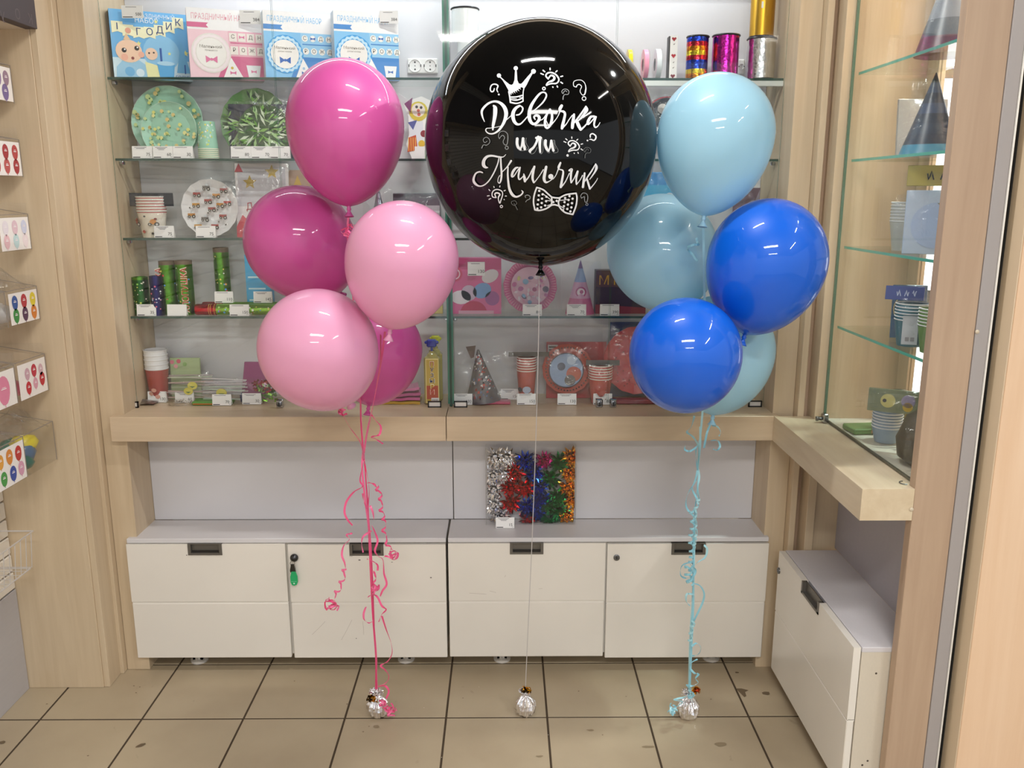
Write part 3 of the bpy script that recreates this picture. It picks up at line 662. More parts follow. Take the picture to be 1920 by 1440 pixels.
# question marks
def qm(fr, pts, ring, key=INK): S(fr, pts, key, 4); ring and dot(fr, *ring[:3], key, ring[3]) if ring and len(ring) > 3 else (ring and dot(fr, *ring[:3], key))
qm('A', [(455,545,18),(440,590,22),(400,598,22),(383,545,20),(410,480,20),(470,465,22),(520,495,24),(500,560,22),(520,610,14)], (535,650,16))
SQ = [(268,372,26),(225,320,26),(250,272,26),(320,257,24),(400,292,26),(452,360,26),(452,410,24),(410,452,24),(330,455,24),(270,470,24),(235,490,20),(240,460,20),(280,425,26),(340,405,36),(375,370,40),(368,330,36),(320,308,28),(285,340,24),(268,372,24)]
RY = [((300,180),(300,210)),((175,218),(205,245)),((135,275),(180,295)),((425,228),(402,248)),((490,332),(525,322)),((490,430),(522,452)),((425,500),(435,520)),((348,515),(352,525))]
qm('B', SQ, (190,545,24,18)); [S('B', [(*a, 20), (*b, 20)]) for a, b in RY]
t2 = lambda u, v: (722+(u-340)*.86, 425+(v-375)*.86)
qm('D', [(*t2(u, v), w_*.86) for u, v, w_ in SQ], None); dot('D', 612, 588, 22); [S('D', [(*t2(*a), 17), (*t2(*b), 17)]) for a, b in RY]
QB = [(770,520,16),(722,502,13),(720,430,13),(770,400,12),(850,397,12),(910,440,12),(935,510,16),(935,570,24),(915,650,22),(872,660,13),(836,600,13),(842,560,13),(862,510,13),(820,472,15),(780,490,16),(770,520,16)]
qm('B', QB, (905,725,34,15), C('#c9cccd', .5))
qm('C', [(550,290,13),(532,240,12),(560,172,11),(630,155,11),(690,200,12),(700,280,16),(685,390,14),(640,395,12),(615,340,12),(642,270,12),(610,230,14),(575,250,12),(550,290,12)], (680,450,28,14), INKG)
QS = [(530,740,18),(535,690,14),(560,655,11),(620,650,11),(635,600,11),(600,562,11),(540,562,11),(508,600,11),(530,640,11),(548,600,10),(575,585,9),(600,610,9)]
qm('B', QS, None, INKG); qm('D', [(u+390, v-112, w_*.9) for u, v, w_ in QS], None, C('#5f6364', .5))
qm('C', [(235,455,20),(265,400,13),(320,405,12),(375,360,12),(370,300,12),(320,262,12),(268,290,12),(265,330,12),(290,358,12),(330,335,11)], None, INKG)
qm('D', [(1015,262,22),(1018,218,22),(1060,200,22),(1113,240,26),(1110,290,26),(1075,320,22),(1030,300,20),(1000,305,12)], (965,322,15))
qm('E', [(270,430,20),(215,420,18),(206,360,18),(240,312,18),(300,300,18),(365,330,18),(375,390,18),(350,470,18),(330,522,20),(310,470,16),(310,420,22),(332,380,24),(290,355,26),(250,372,22),(268,420,18)], (357,575,19,13))
for a, b in (((130,405),(160,398)),((155,460),(185,445)),((155,300),(170,318)),((235,250),(240,268)),((335,240),(330,258)),((420,312),(400,322)),((420,405),(438,405)),((400,460),(404,464))): S('E', [(*a, 15), (*b, 15)])
qm('E', [(615,625,16),(585,565,12),(545,550,10),(520,520,10),(530,490,10),(580,482,10),(605,520,10),(580,550,9),(560,520,9)], None, C('#5f6364', .5))
qm('E', [(750,430,12),(742,402,12),(780,388,14),(820,410,14),(815,450,14),(775,470,12),(750,500,11)], None, INKG)
qm('E', [(1655,440,13),(1640,400,12),(1680,355,12),(1738,372,12),(1755,430,14),(1740,500,14),(1712,500,12),(1700,450,12),(1700,412,12),(1655,440,12)], (1740,540,18,10), INKG)
# или
for f, L_ in (('C', [[(868,290,50),(865,380,50),(890,450,50),(925,482,40)],[(970,285,44),(960,370,44),(935,450,30),(905,482,26)],[(975,290,44),(985,390,48),(1002,475,44)],[(1240,260,50),(1210,350,40),(1160,440,40),(1095,500,50),(1098,525,36)],[(1205,275,42),(1290,278,42)],[(1275,270,50),(1268,380,48),(1275,530,34)]]),
              ('D', [[(218,325,50),(215,400,50),(240,470,50),(272,508,36)],[(320,325,40),(310,400,40),(290,470,26),(268,512,24)],[(320,330,44),(332,400,46),(358,500,44)]])):
    for q in L_: S(f, q)
for f, L_ in (('C', [[(1030,275),(1022,330),(1040,400),(1072,450),(1030,490),(930,502),(880,470)],[(1000,275),(995,330),(1010,400),(1040,460)],[(1300,280),(1325,330),(1325,430),(1320,520),(1292,560),(1265,530)],[(1225,440),(1180,530),(1130,560),(1080,535)]]),
              ('D', [[(345,318),(380,322),(388,390),(420,450),(440,492),(430,528),(380,540),(350,530)],[(365,330),(370,400),(400,470)],[(300,530),(270,540),(235,510)],[(170,300),(172,430),(168,520),(140,560)]])):
    for q in L_: S(f, [(a, b, 7) for a, b in q], INKG)
# Мальчик
S('C', [(345,800,16),(310,798,40),(272,760,60),(275,680,56),(330,610,44),(420,592,34),(540,612,30),(620,612,16),(665,570,10)])
S('C', [(545,620,18),(520,740,22),(450,900,24),(370,1030,22),(280,1112,22),(190,1130,26),(115,1080,44),(92,1010,40),(130,910,28),(200,877,26),(252,892,22)])
S('C', [(575,625,28),(580,760,32),(590,900,34),(580,1020,32),(552,1078,20),(525,1050,14),(532,990,12),(560,940,12)])
S('C', [(600,880,16),(680,800,20),(730,730,30),(760,682,34)])
S('C', [(705,790,24),(700,920,30),(710,1060,36),(730,1180,44),(780,1280,50),(850,1320,34),(930,1290,26),(968,1240,26),(945,1208,12)])
S('C', [(885,798,22),(840,812,36),(790,880,44),(775,955,40),(810,950,20),(870,860,18),(912,800,18)]); S('C', [(918,800,28),(897,900,34),(890,970,30),(910,1012,26),(960,970,16),(985,935,14)])
S('C', [(985,915,20),(998,990,50),(1005,1045,40)]); S('C', [(1010,1042,24),(1070,970,20),(1130,850,22),(1170,795,36)]); S('C', [(1172,785,38),(1150,880,44),(1140,990,42),(1162,1065,32)]); S('C', [(1175,1062,18),(1260,950,14),(1330,840,20)])
S('D', [(230,788,44),(210,880,50),(192,1000,52),(225,1062,36),(290,1040,16),(340,1000,16)]); dot('D', 312, 960, 46); S('D', [(350,1005,14),(400,940,14),(440,840,20)])
S('D', [(482,718,34),(452,790,44),(450,828,26)]); S('D', [(460,832,18),(520,850,26),(530,900,34),(510,1020,40),(488,1145,44)]); S('D', [(500,1140,26),(570,1050,18),(640,900,16)])
S('D', [(640,852,36),(680,832,42),(670,900,38),(665,1000,34),(672,1068,26)]); S('D', [(680,1065,20),(730,980,18),(785,865,28)]); S('D', [(790,868,30),(762,1000,30),(766,1095,28)]); S('D', [(775,1092,16),(830,1020,14),(872,940,16)])
S('D', [(910,900,32),(895,1020,40),(880,1145,42)]); S('D', [(1105,738,24),(1120,800,46),(1090,880,30),(1000,1010,14)]); S('D', [(1098,745,16),(1040,850,26),(960,970,24),(910,1050,16)]); S('D', [(950,1000,30),(980,1100,36),(1003,1175,34)]); S('D', [(1010,1172,22),(1070,1100,16),(1120,1030,12),(1140,985,8)])
# bow tie
BW = [[(930,262),(990,280),(1050,310),(1110,365),(1170,418)],[(1170,418),(1230,428),(1290,432)],[(1290,432),(1390,382),(1480,365),(1562,356)],[(1562,356),(1576,430),(1560,560),(1510,695)],[(1510,695),(1400,670),(1330,620),(1285,558)],[(1285,558),(1220,540),(1168,545)],[(1168,545),(1080,602),(980,630),(900,622)],[(900,622),(878,500),(890,380),(930,262)],[(1168,418),(1172,480),(1165,548)],[(1302,440),(1278,500),(1290,560)]]
for q in BW: S('E', [(a, b, 25) for a, b in q])
for q in [[(1085,405),(1130,440),(1165,468)],[(1100,470),(1160,478)],[(1100,555),(1165,530)],[(1310,470),(1370,462),(1440,450)],[(1310,560),(1370,600)],[(1030,365),(1090,405)]]: S('E', [(a, b, 12) for a, b in q])
for u, v in ((970,315),(1025,370),(962,388),(1015,440),(955,460),(1010,510),(945,533),(1000,580),(1085,410),(1080,480),(1065,550),(940,600),(1195,495),(1250,475),(1375,495),(1430,535),(1365,560),(1420,605),(1440,460),(1505,440),(1495,512),(1485,580),(1470,645),(1385,430),(1455,398),(1350,625)): dot('E', u, v, 19)
BL.build('lettering', root, smooth='all')

# ================================================================== WEIGHTS
def tinsel(m, c, r, n, key, seed=1, w_=.004):
    rn = random.Random(seed)
    for i in range(n):
        a = rn.uniform(0, 2*PI); e = rn.uniform(-.1, 1.2); d = Vector((math.cos(a)*math.cos(e), math.sin(a)*math.cos(e)*.8-.3, math.sin(e))).normalized()
        s_ = d.cross(Vector((rn.uniform(-1, 1), rn.uniform(-1, 1), rn.uniform(-1, 1)))).normalized(); L = r*rn.uniform(.6, 1.1)
        p = [c, c+d*L*.55+s_*.004, c+d*L, c+d*L*.9-s_*.006]
        m.strip(p, w_, key, s_.cross(d), th=.0005)
TGLD = foil('tinsel_gold', '#d99b26', .2, 5, .1); TDRK = foil('tinsel_dark', '#3a2a14', .25, 5, .1); TRED = foil('tinsel_red', '#b4402a', .25, 5, .1)
def weight(px, py, R, label, keys, seed, lean=(0, 0), bow=(0, 0, .0)):
    b = onZ(px, py, 0); Y = b.y+R*.55; c = pt(px, Y, 0); rn = random.Random(seed)
    t = thing('balloon_weight', label, 'balloon weight', (c.x, Y, 0), 'silver foil balloon weights')
    m = MB(); prof = [(.001, 0), (R*.62, .0015), (R*.88, R*.3), (R, R*.85), (R*.93, R*1.3), (R*.62, R*1.72), (R*.34, R*1.95), (R*.24, R*2.08), (R*.32, R*2.25), (R*.60, R*2.5), (R*.52, R*2.56)]
    ph = [rn.uniform(-.5, .5) for _ in range(9)]
    m.lathe(prof, FSIL, 40, (c.x, Y, 0), wob=lambda a, i: 1+(.045+.016*i)*math.sin(a*13+ph[i % 9]*2)+.03*math.sin(a*7+ph[(i+3) % 9]*4), cap=False)
    for k in range(len(m.v)):
        v = m.v[k]; m.v[k] = Vector((v.x+lean[0]*v.z, v.y+lean[1]*v.z, v.z))+Vector(noise.noise_vector(v*90+Vector((seed, 0, 0))))*.0030
        if m.v[k].z < 0: m.v[k].z = 0
    m.build('foil_wrap', t)
    top = Vector((c.x+lean[0]*R*2.1, Y+lean[1]*R*2.1, R*2.15))
    m = MB(); m.tube([top+Vector((.006*math.cos(a)*1.2, .006*math.sin(a)*1.2, -.004)) for a in [i*PI/6 for i in range(13)]], .0012, FSIL); m.build('tie', t)
    m = MB(); tc = top+Vector(bow)
    for i, k in enumerate(keys): tinsel(m, tc, .017, 16, k, seed+i)
    m.build('tinsel_bow', t)
    m = MB(); rn2 = random.Random(seed+5)
    for _ in range(4):
        a = rn2.uniform(0, 2*PI); d = Vector((math.cos(a), -abs(math.sin(a))*.6, .2)); m.strip([top, top+d*.012+Vector((0, 0, .004)), top+d*.024], .007, FSIL, (0, 0, 1))
    m.build('foil_end', t)
    return top
W1 = weight(711, 1347, .0315, 'silver foil weight on the floor under the pink balloons', [TDRK, TGLD], 3, (-.1, 0), (-.012, -.012, -.006))
W2 = weight(985, 1345, .0300, 'silver foil weight on the floor under the black balloon', [TGLD, TDRK], 8, (0, .05), (.002, 0, .010))
W3 = weight(1289, 1351, .0320, 'silver foil weight on the floor under the blue balloons', [TGLD, TRED], 12, (.02, .05), (.020, 0, .012))

# ================================================================== STRINGS AND RIBBONS
RP = C('#f2588f', .28, coat=.5); RP2 = C('#f76fa2', .25, coat=.5); RB = C('#8fcbdc', .28, coat=.5); RB2 = C('#a9dbe6', .25, coat=.5); RWH = C('#b9b4b2', .35)
m = MB(); p0 = TIP['k']
pts = [p0, onY(1011, 520, 2.22), onY(1010, 620, 2.225), onY(1006, 780, 2.235), onY(1002, 900, 2.245), onY(996, 1050, 2.255), onY(990, 1180, 2.265), W2+Vector((0, 0, .02)), W2]
m.strip(catmull([tuple(p) for p in pts], 6), .0022, RWH, (1, .2, 0)); o = m.build('string', smooth=False, loc=W2); tag(o, 'thin grey string running from the black balloon down to its weight', 'string')
def pathw(pts, Y0, Y1, n=8):
    P = catmull([(a, b, 0) for a, b in pts], n); L = len(P)-1
    return [onY(u, v, Y0+(Y1-Y0)*i/L) for i, (u, v, _) in enumerate(P)]
def smoothtw(P, tw=0.0, ph=0): return [(math.cos(ph+tw*i/len(P)), -math.sin(ph+tw*i/len(P)), .15*math.sin(i)) for i in range(len(P))]
def ribbon(name, label, strokes, key, key2, cat='ribbon', group=None, loc=None, curls=(), tufts=()):
    """each piece of a ribbon bunch is a part of its own"""
    t = thing(name, label, cat, loc, group)
    for i, (pts, Y0, Y1, tw) in enumerate(strokes):
        P = pathw(pts, Y0, Y1); m = MB(); m.strip(P, .0058, key if i % 3 else key2, smoothtw(P, tw, i)); m.build('strand', t)
    for i, (pts, Y, r, turns) in enumerate(curls):
        P = pathw(pts, Y, Y, 6); N = int(turns*16); Q = []; D = []
        for j in range(N+1):
            f = j/N*(len(P)-1); k = min(int(f), len(P)-2); q = P[k].lerp(P[k+1], f-k); tg = (P[k+1]-P[k]).normalized()
            e1 = tg.cross(Vector((0, 1, 0))).normalized(); e2 = tg.cross(e1); a = 2*PI*turns*j/N+i
            rr = r*(.6+.4*math.sin(j*.37+i)); Q.append(q+e1*math.cos(a)*rr+e2*math.sin(a)*rr); D.append(tg)
        m = MB(); m.strip(Q, .0055, key2 if i % 2 else key, D); m.build('curl', t)
    for i, (px, py, Y, r) in enumerate(tufts):
        c = onY(px, py, Y); m = MB(); rn = random.Random(px)
        for k in range(5):
            ax = Vector((rn.uniform(-1, 1), rn.uniform(-1, 1), rn.uniform(-1, 1))).normalized(); e1 = ax.orthogonal().normalized(); e2 = ax.cross(e1); N = rn.randint(7, 12); o_ = Vector((rn.uniform(-1, 1), rn.uniform(-1, 1), rn.uniform(-1, 1)))*r*.5
            P = [c+o_+ax*(j-N/2)*r*.22+(e1*math.cos(j*.7)+e2*math.sin(j*.7))*r*rn.uniform(.75, 1.0) for j in range(N)]; m.strip(P, .0048, key if k % 2 else key2, ax)
        m.build('tuft', t)
    return t
wp = (705, 1292)
ribbon('ribbon_bunch', 'bright pink curling ribbons tying the pink balloons down to their weight', [
    ([(655, 395), (652, 440), (662, 560), (672, 700), (679, 800), (683, 860)], 2.33, 2.27, 2), ([(640, 772), (655, 800), (676, 830), (682, 862)], 2.14, 2.27, 1), ([(676, 742), (677, 790), (680, 830), (682, 865)], 2.30, 2.27, 1),
    ([(722, 622), (714, 680), (702, 745), (690, 800), (682, 850)], 2.10, 2.27, 3), ([(714, 628), (712, 690), (700, 760), (684, 840)], 2.12, 2.27, 1),
    ([(682, 850), (686, 900), (690, 960), (694, 1050), (699, 1150), (705, 1230), wp], 2.27, 2.28, 1), ([(681, 848), (679, 880), (685, 940), (692, 1000), (697, 1100), (703, 1200), (708, 1294)], 2.268, 2.275, 2), ([(684, 870), (692, 915), (690, 960), (695, 1030), (700, 1130), (704, 1210), (707, 1292)], 2.272, 2.278, 5),
    ([(681, 868), (675, 900), (680, 912), (664, 922), (650, 940), (646, 960), (652, 975), (661, 985)], 2.25, 2.22, 2), ([(661, 1000), (650, 1003), (655, 1012), (645, 1022), (641, 1040), (646, 1055), (648, 1066)], 2.22, 2.2, 5),
    ([(697, 778), (706, 790), (714, 800), (711, 815), (697, 819), (706, 824), (718, 832)], 2.24, 2.2, 5),
    ([(690, 905), (700, 907), (706, 913)], 2.26, 2.24, 3), ([(694, 948), (699, 960), (701, 974)], 2.25, 2.24, 2), ([(680, 925), (682, 940), (688, 952)], 2.26, 2.25, 2),
    ([(697, 985), (704, 1000), (708, 1015), (703, 1032), (708, 1042), (718, 1050), (720, 1075), (725, 1095), (717, 1108), (713, 1118)], 2.24, 2.22, 6),
    ([(697, 995), (682, 1005), (678, 1018), (681, 1036)], 2.25, 2.24, 3), ([(688, 1048), (700, 1053), (708, 1060), (708, 1070)], 2.25, 2.24, 3),
    ([(690, 1119), (700, 1115), (708, 1120), (716, 1136), (724, 1143), (716, 1152), (710, 1166)], 2.25, 2.22, 4), ([(686, 1138), (682, 1150), (683, 1162), (692, 1168), (700, 1164)], 2.24, 2.24, 3),
    ([(716, 1155), (724, 1180), (733, 1205), (735, 1225), (727, 1240), (714, 1248), (722, 1256), (729, 1268), (724, 1280), (710, 1287), (722, 1286), (729, 1296), (724, 1310)], 2.24, 2.22, 7)],
    RP, RP2, 'ribbon', 'ribbon bunches of the balloons', W1, curls=[([(706, 912), (714, 930), (716, 955), (722, 975), (722, 1002), (732, 1030)], 2.23, .0095, 6), ([(647, 1064), (643, 1085), (636, 1105), (626, 1120)], 2.2, .011, 3), ([(703, 1070), (702, 1100), (700, 1112)], 2.23, .006, 3)],
    tufts=[(736, 1040, 2.23, .012), (622, 1136, 2.2, .014), (703, 1105, 2.235, .010), (656, 435, 2.25, .016), (640, 771, 2.15, .008), (730, 1333, 2.235, .013), (718, 1318, 2.23, .010)])
wq = (1293, 1296)
ribbon('ribbon_bunch', 'pale blue curling ribbons tying the blue balloons down to their weight', [
    ([(1318, 408), (1320, 500), (1322, 650), (1318, 760), (1312, 830), (1308, 880)], 2.16, 2.26, 1), ([(1302, 780), (1296, 800), (1288, 810), (1300, 820), (1310, 840), (1309, 880)], 2.10, 2.26, 4), ([(1335, 770), (1334, 790), (1326, 810), (1320, 840)], 2.30, 2.27, 2), ([(1313, 800), (1313, 830), (1310, 865), (1309, 885)], 2.26, 2.26, 2), ([(1305, 838), (1305, 860), (1308, 880)], 2.25, 2.26, 2),
    ([(1285, 835), (1284, 843), (1293, 846), (1304, 840), (1310, 832)], 2.24, 2.24, 3), ([(1335, 798), (1345, 800), (1351, 810), (1348, 818)], 2.26, 2.25, 3), ([(1333, 826), (1345, 826), (1350, 836), (1345, 844), (1337, 842)], 2.26, 2.25, 5),
    ([(1309, 880), (1307, 920), (1303, 960), (1300, 1040), (1300, 1130), (1297, 1200), wq], 2.26, 2.25, 2), ([(1309, 880), (1311, 895), (1308, 915), (1311, 940), (1306, 960), (1302, 1030), (1299, 1120), (1294, 1200), (1291, 1294)], 2.262, 2.255, 5),
    ([(1308, 882), (1302, 905), (1290, 925), (1286, 945), (1291, 958), (1300, 962)], 2.25, 2.25, 3), ([(1306, 900), (1298, 915), (1304, 930), (1309, 938)], 2.25, 2.25, 2),
    ([(1320, 1022), (1326, 1030), (1322, 1045), (1310, 1053), (1304, 1058)], 2.24, 2.25, 3), ([(1300, 1054), (1288, 1056), (1278, 1062), (1276, 1078), (1286, 1084), (1300, 1080), (1304, 1068), (1294, 1058)], 2.23, 2.23, 4),
    ([(1300, 1094), (1312, 1098), (1320, 1112), (1318, 1128), (1308, 1150), (1299, 1168)], 2.24, 2.25, 3), ([(1302, 1115), (1288, 1114), (1287, 1128), (1294, 1136)], 2.24, 2.24, 3),
    ([(1297, 1212), (1306, 1206), (1314, 1214), (1310, 1226), (1298, 1230)], 2.23, 2.23, 3), ([(1308, 1236), (1297, 1242), (1294, 1252), (1302, 1262), (1310, 1264), (1304, 1272), (1309, 1280), (1298, 1286), (1288, 1284), (1296, 1294)], 2.24, 2.22, 6), ([(1294, 1304), (1280, 1308), (1264, 1312), (1280, 1316), (1268, 1326), (1260, 1334)], 2.22, 2.20, 4)],
    RB, RB2, 'ribbon', 'ribbon bunches of the balloons', W3, curls=[([(1296, 955), (1300, 985), (1297, 1010), (1299, 1040), (1296, 1060), (1296, 1095)], 2.23, .0105, 10), ([(1309, 935), (1304, 965), (1306, 1000), (1302, 1030)], 2.25, .008, 6), ([(1290, 1060), (1292, 1080), (1298, 1092)], 2.22, .016, 3), ([(1300, 1165), (1297, 1180), (1295, 1200)], 2.24, .009, 3), ([(1308, 448), (1300, 460), (1302, 490)], 2.2, .02, 1.4)],
    tufts=[(1262, 1332, 2.2, .010), (1296, 1305, 2.22, .010)])

# ================================================================== BOX OF GIFT BOWS
a = onY(911, 989, 2.628); b = onY(1082, 840, 2.628); zt = b.z; z0 = .4625; a_x, b_x = a.x, b.x
t = thing('acrylic_box', 'clear acrylic box holding shiny gift bows on top of the right cabinet', 'box', ((a.x+b.x)/2, 2.65, z0))
m = MB(); m.box(a.x, b.x, 2.628, 2.630, z0, zt, ACR); m.build('front_sheet', t)
m = MB(); m.box(a.x, b.x, 2.674, 2.676, z0, zt, ACR); m.build('back_sheet', t)
m = MB(); m.box(a.x, a.x+.002, 2.630, 2.674, z0, zt, ACR); m.box(b.x-.002, b.x, 2.630, 2.674, z0, zt, ACR); m.box(a.x+.002, b.x-.002, 2.630, 2.674, z0, z0+.002, ACR)
e = C('#a9a6a4', .2, coat=.5)
for x in (a.x, b.x-.0012): m.box(x, x+.0012, 2.6272, 2.6284, z0, zt, e)
m.build('side_sheets', t)
def bow(px, py, Y, r, key, cname, seed, label):
    c = onY(px, py, Y); rn = random.Random(seed); m = MB()
    for tier, (n, el, L) in enumerate(((13, .12, 1), (12, .5, .92), (9, .95, .8), (6, 1.3, .65))):
        for k in range(n):
            a_ = 2*PI*(k+.5*tier)/n+rn.uniform(-.25, .25); e_ = el+rn.uniform(-.15, .15)
            d = Vector((math.cos(a_)*math.cos(e_), -math.sin(e_), math.sin(a_)*math.cos(e_))); s_ = Vector((-math.sin(a_), rn.uniform(-.5, .5), math.cos(a_))); s_ = (s_-d*s_.dot(d)).normalized(); q = d.cross(s_)
            if q.y > 0: q = -q
            R_ = r*L; h = r*.13; tip = c+d*R_; b1 = c+d*R_*.62+s_*h; b2 = c+d*R_*.62-s_*h; u1 = c+d*R_*.66+q*h*.9; lo = c+d*R_*.5-q*h*.6
            m.add([c, b1, tip, b2, u1, lo], [(0, 4, 1), (1, 4, 2), (2, 4, 3), (3, 4, 0), (0, 1, 5), (1, 2, 5), (2, 3, 5), (3, 0, 5)], key)
    x0_, x1_ = a_x+.004, b_x-.004
    for i_, v_ in enumerate(m.v): m.v[i_] = Vector((min(max(v_.x, x0_), x1_), min(max(v_.y, 2.6315), 2.6725), min(max(v_.z, z0+.004), 9)))
    o = m.build('gift_bow', loc=c); tag(o, label, 'bow', 'gift bows in the clear box')
BC = BFO
PLC = ['at the top', 'second from the top', 'third from the top', 'fourth from the top', 'fifth from the top', 'sixth from the top', 'lowest']
bows = {'silver': [(930, 857), (950, 858), (925, 888), (945, 888), (924, 918), (926, 945), (937, 968)], 'red': [(965, 885), (957, 912), (985, 914), (958, 942), (993, 974)],
        'blue': [(984, 864), (1002, 885), (1010, 912), (1016, 938), (988, 950), (1006, 958)], 'magenta': [(1020, 863)], 'green': [(1049, 866), (1032, 897), (1046, 930), (1026, 945), (1048, 958), (1030, 974)], 'gold': [(1072, 856), (1070, 884), (1064, 912), (1073, 936), (1061, 966)]}
k = 0
for cn, L_ in bows.items():
    for i, (px, py) in enumerate(L_):
        k += 1; lb = f'shiny {cn} gift bow in the clear box, ' + ('the only one of its colour' if len(L_) == 1 else ('lowest of its colour' if i == len(L_)-1 else 'topmost of its colour' if i == 0 else f'{["", "second", "third", "fourth", "fifth", "sixth"][i]} of its colour counted from the top'))
        bow(px, max(py, 852), 2.656, .041 if cn != 'magenta' else .036, BC[cn], cn, k, lb)

# ================================================================== LEFT WALL: header board and acrylic boxes with balloons
hb = MB(); hb.box(-1.27, -1.238, 1.0, 2.432, 1.943, 2.5, C('#4b4244', .6), bev=.001)
hb.plane((-1.238, 2.432, 1.943), (0, -1, 0), (0, 0, 1)); hb.n = Vector((1, 0, 0))
for ch, px, py in (('К', 57, 37), ('О', 33, 28), ('У', 5, 33)):
    q = onX(px, py, -1.238); hb.text(ch, 2.432-q.y, q.z-1.943, .035, C('#65595a', .6), 2)
HBO = hb.build('header_board', loc=(-1.25, 1.7, 1.943)); tag(HBO, 'dark header board with faint letters high on the left wall', 'sign')
m = MB(); m.box(-1.494, -1.271, 1.0, 2.432, 1.943, 1.955, C('#d6cbb9', .5)); o = m.build('canopy_board', loc=(-1.38, 1.7, 1.943)); tag(o, 'pale board closing the underside of the dark header board', 'board')
XB0, XB1 = -1.492, -1.316
def wallbox(y0, y1, z0, z1, label, card=None, filler=None, bag=False):
    t = thing('acrylic_box', label, 'box', ((XB0+XB1)/2, (y0+y1)/2, z0), 'clear boxes on the left wall')
    th = .002; m = MB(); m.box(XB0, XB1, y0, y1, z0, z0+th, ACR); m.build('base_sheet', t)
    m = MB(); m.box(XB1-th, XB1, y0, y1, z0+th, z1, ACR); m.build('front_sheet', t)
    m = MB(); m.box(XB0, XB1-th, y1-th, y1, z0+th, z1+.03, ACR); m.build('side_sheet', t)
    m = MB(); m.box(XB0, XB1-th, y0, y0+th, z0+th, z1+.03, ACR); m.build('side_sheet', t)
    ed = C('#8f857b', .3, coat=.4); m = MB(); m.box(XB1-.0025, XB1+.0003, y0, y1, z1-.001, z1+.0008, ed); m.tube([(XB1-.001, y1-.001, z1), (XB0, y1-.001, z1+.03)], .001, ed); m.tube([(XB1-.001, y0+.001, z1), (XB0, y0+.001, z1+.03)], .001, ed); m.box(XB1-.001, XB1+.0006, y1-.0016, y1, z0, z1, ed); m.build('rim', t)
    if card:
        m = MB(); m.box(XB1+.0002, XB1+.0016, y0+.006, y1-.006, z0+.003, z1-.008, C('#f1ece6', .5)); m.plane((XB1+.0016, y0+.006, z0+.003), (0, 1, 0), (0, 0, 1)); m.n = Vector((1, 0, 0))
        W_, H_ = y1-y0-.012, z1-z0-.011
        for (u, v, r, key) in card:
            kk = C(key, .45); m.shape([(W_*u+r*H_*math.sin(a_)*.8, H_*v+r*H_*math.cos(a_)*(1 if math.cos(a_) > 0 else 1.25)) for a_ in [2*PI*i/16 for i in range(16)]], kk, 2)
            m.rect(W_*u-r*H_*.35, H_*v-.0012, W_*u+r*H_*.35, H_*v+.0012, C('#f6eeee', .5), 4); m.rect(W_*u-r*H_*.25, H_*v+.003, W_*u+r*H_*.25, H_*v+.0045, C('#f6eeee', .5), 4)
            m.shape([(W_*u, H_*v-r*H_*1.18), (W_*u+.002, H_*v-r*H_*1.4), (W_*u-.002, H_*v-r*H_*1.4)], kk, 2)
        m.build('printed_card', t)
    if filler:
        for i, key in enumerate(filler):
            m = MB(); cx = XB1-.045-.05*(i % 2); cy = y0+.035+(y1-y0-.07)*((i*.61) % 1); cz = z0+.030+.022*(i//2)
            m.lathe([(.001, -.03), (.030, -.018), (.038, .0), (.028, .018), (.001, .028)], C(key, .35, coat=.5), 14, (cx, cy, cz))
            for q in range(len(m.v)): m.v[q] = m.v[q]+Vector(noise.noise_vector(m.v[q]*30))*.006; m.v[q].z = max(m.v[q].z, z0+.003)
            m.build('folded_balloons', t, smooth='all')
    if bag:
        m = MB(); N = 9; c0 = Vector(((XB0+XB1)/2+.02, (y0+y1)/2, z1-.02)); V = []
        for i in range(N):
            for j in range(N):
                u, v = i/(N-1)-.5, j/(N-1)-.5; h = .085*math.exp(-(u*u+v*v)*5); p = c0+Vector((u*.13, v*.13, h)); V.append(p+Vector(noise.noise_vector(p*28))*.020)
        m.add(V, [(i*N+j, i*N+j+1, (i+1)*N+j+1, (i+1)*N+j) for i in range(N-1) for j in range(N-1)], FILM); m.build('plastic_bag', t)
YE = 2.42
def zz(px, py): return onX(px, py, XB1).z
rows = [((20, 123), (22, 193)), ((36, 262), (40, 332)), ((52, 401), (55, 468)), ((67, 536), (70, 600)), ((80, 664), (84, 735)), ((98, 790), (101, 865))]
ZR = [(onX(*b_, XB1).z, onX(*a_, XB1).z) for a_, b_ in rows]
P2_ = lambda cols, r=.2: [(.18+.32*(i % 3), .72 if i < 3 else .30, r, c) for i, c in enumerate(cols)]
wallbox(2.27, YE, *ZR[0], 'topmost clear box on the left wall, its card printed with violet balloons', [(.2, .7, .2, '#b9a0c8'), (.55, .68, .22, '#8f7aa0'), (.82, .7, .2, '#9a7f92'), (.35, .28, .2, '#e0b04a'), (.75, .28, .22, '#7c6a9a')], ['#7a5a9a'])
wallbox(2.27, YE, *ZR[1], 'second clear box from the top, its card printed with dark red balloons', P2_(['#b84a4c', '#a83a40', '#b84a4c', '#b84a4c', '#c05a58', '#a83a40'], .2), ['#5a3a70', '#6a3a60'], False)
wallbox(2.27, YE, *ZR[2], 'third clear box from the top, its card printed with pale balloons and blue script', P2_(['#e9e0e4', '#e2c4cc', '#cfd3e6', '#e8c0c4', '#c3dcdc', '#eddfe0'], .2))
wallbox(2.27, YE, *ZR[3], 'clear box with a card of six balloons in blue, red, yellow, green, violet and orange', P2_(['#3c5c9c', '#b83a44', '#e0cc3c', '#3f8f48', '#5a3a58', '#d98238'], .21), ['#c9c4c0', '#d8d4d0'], True)
wallbox(2.11, 2.262, *ZR[3], 'clear box without a coloured card beside the one with six bright balloons', None, ['#7a706c', '#8a807c'], True)
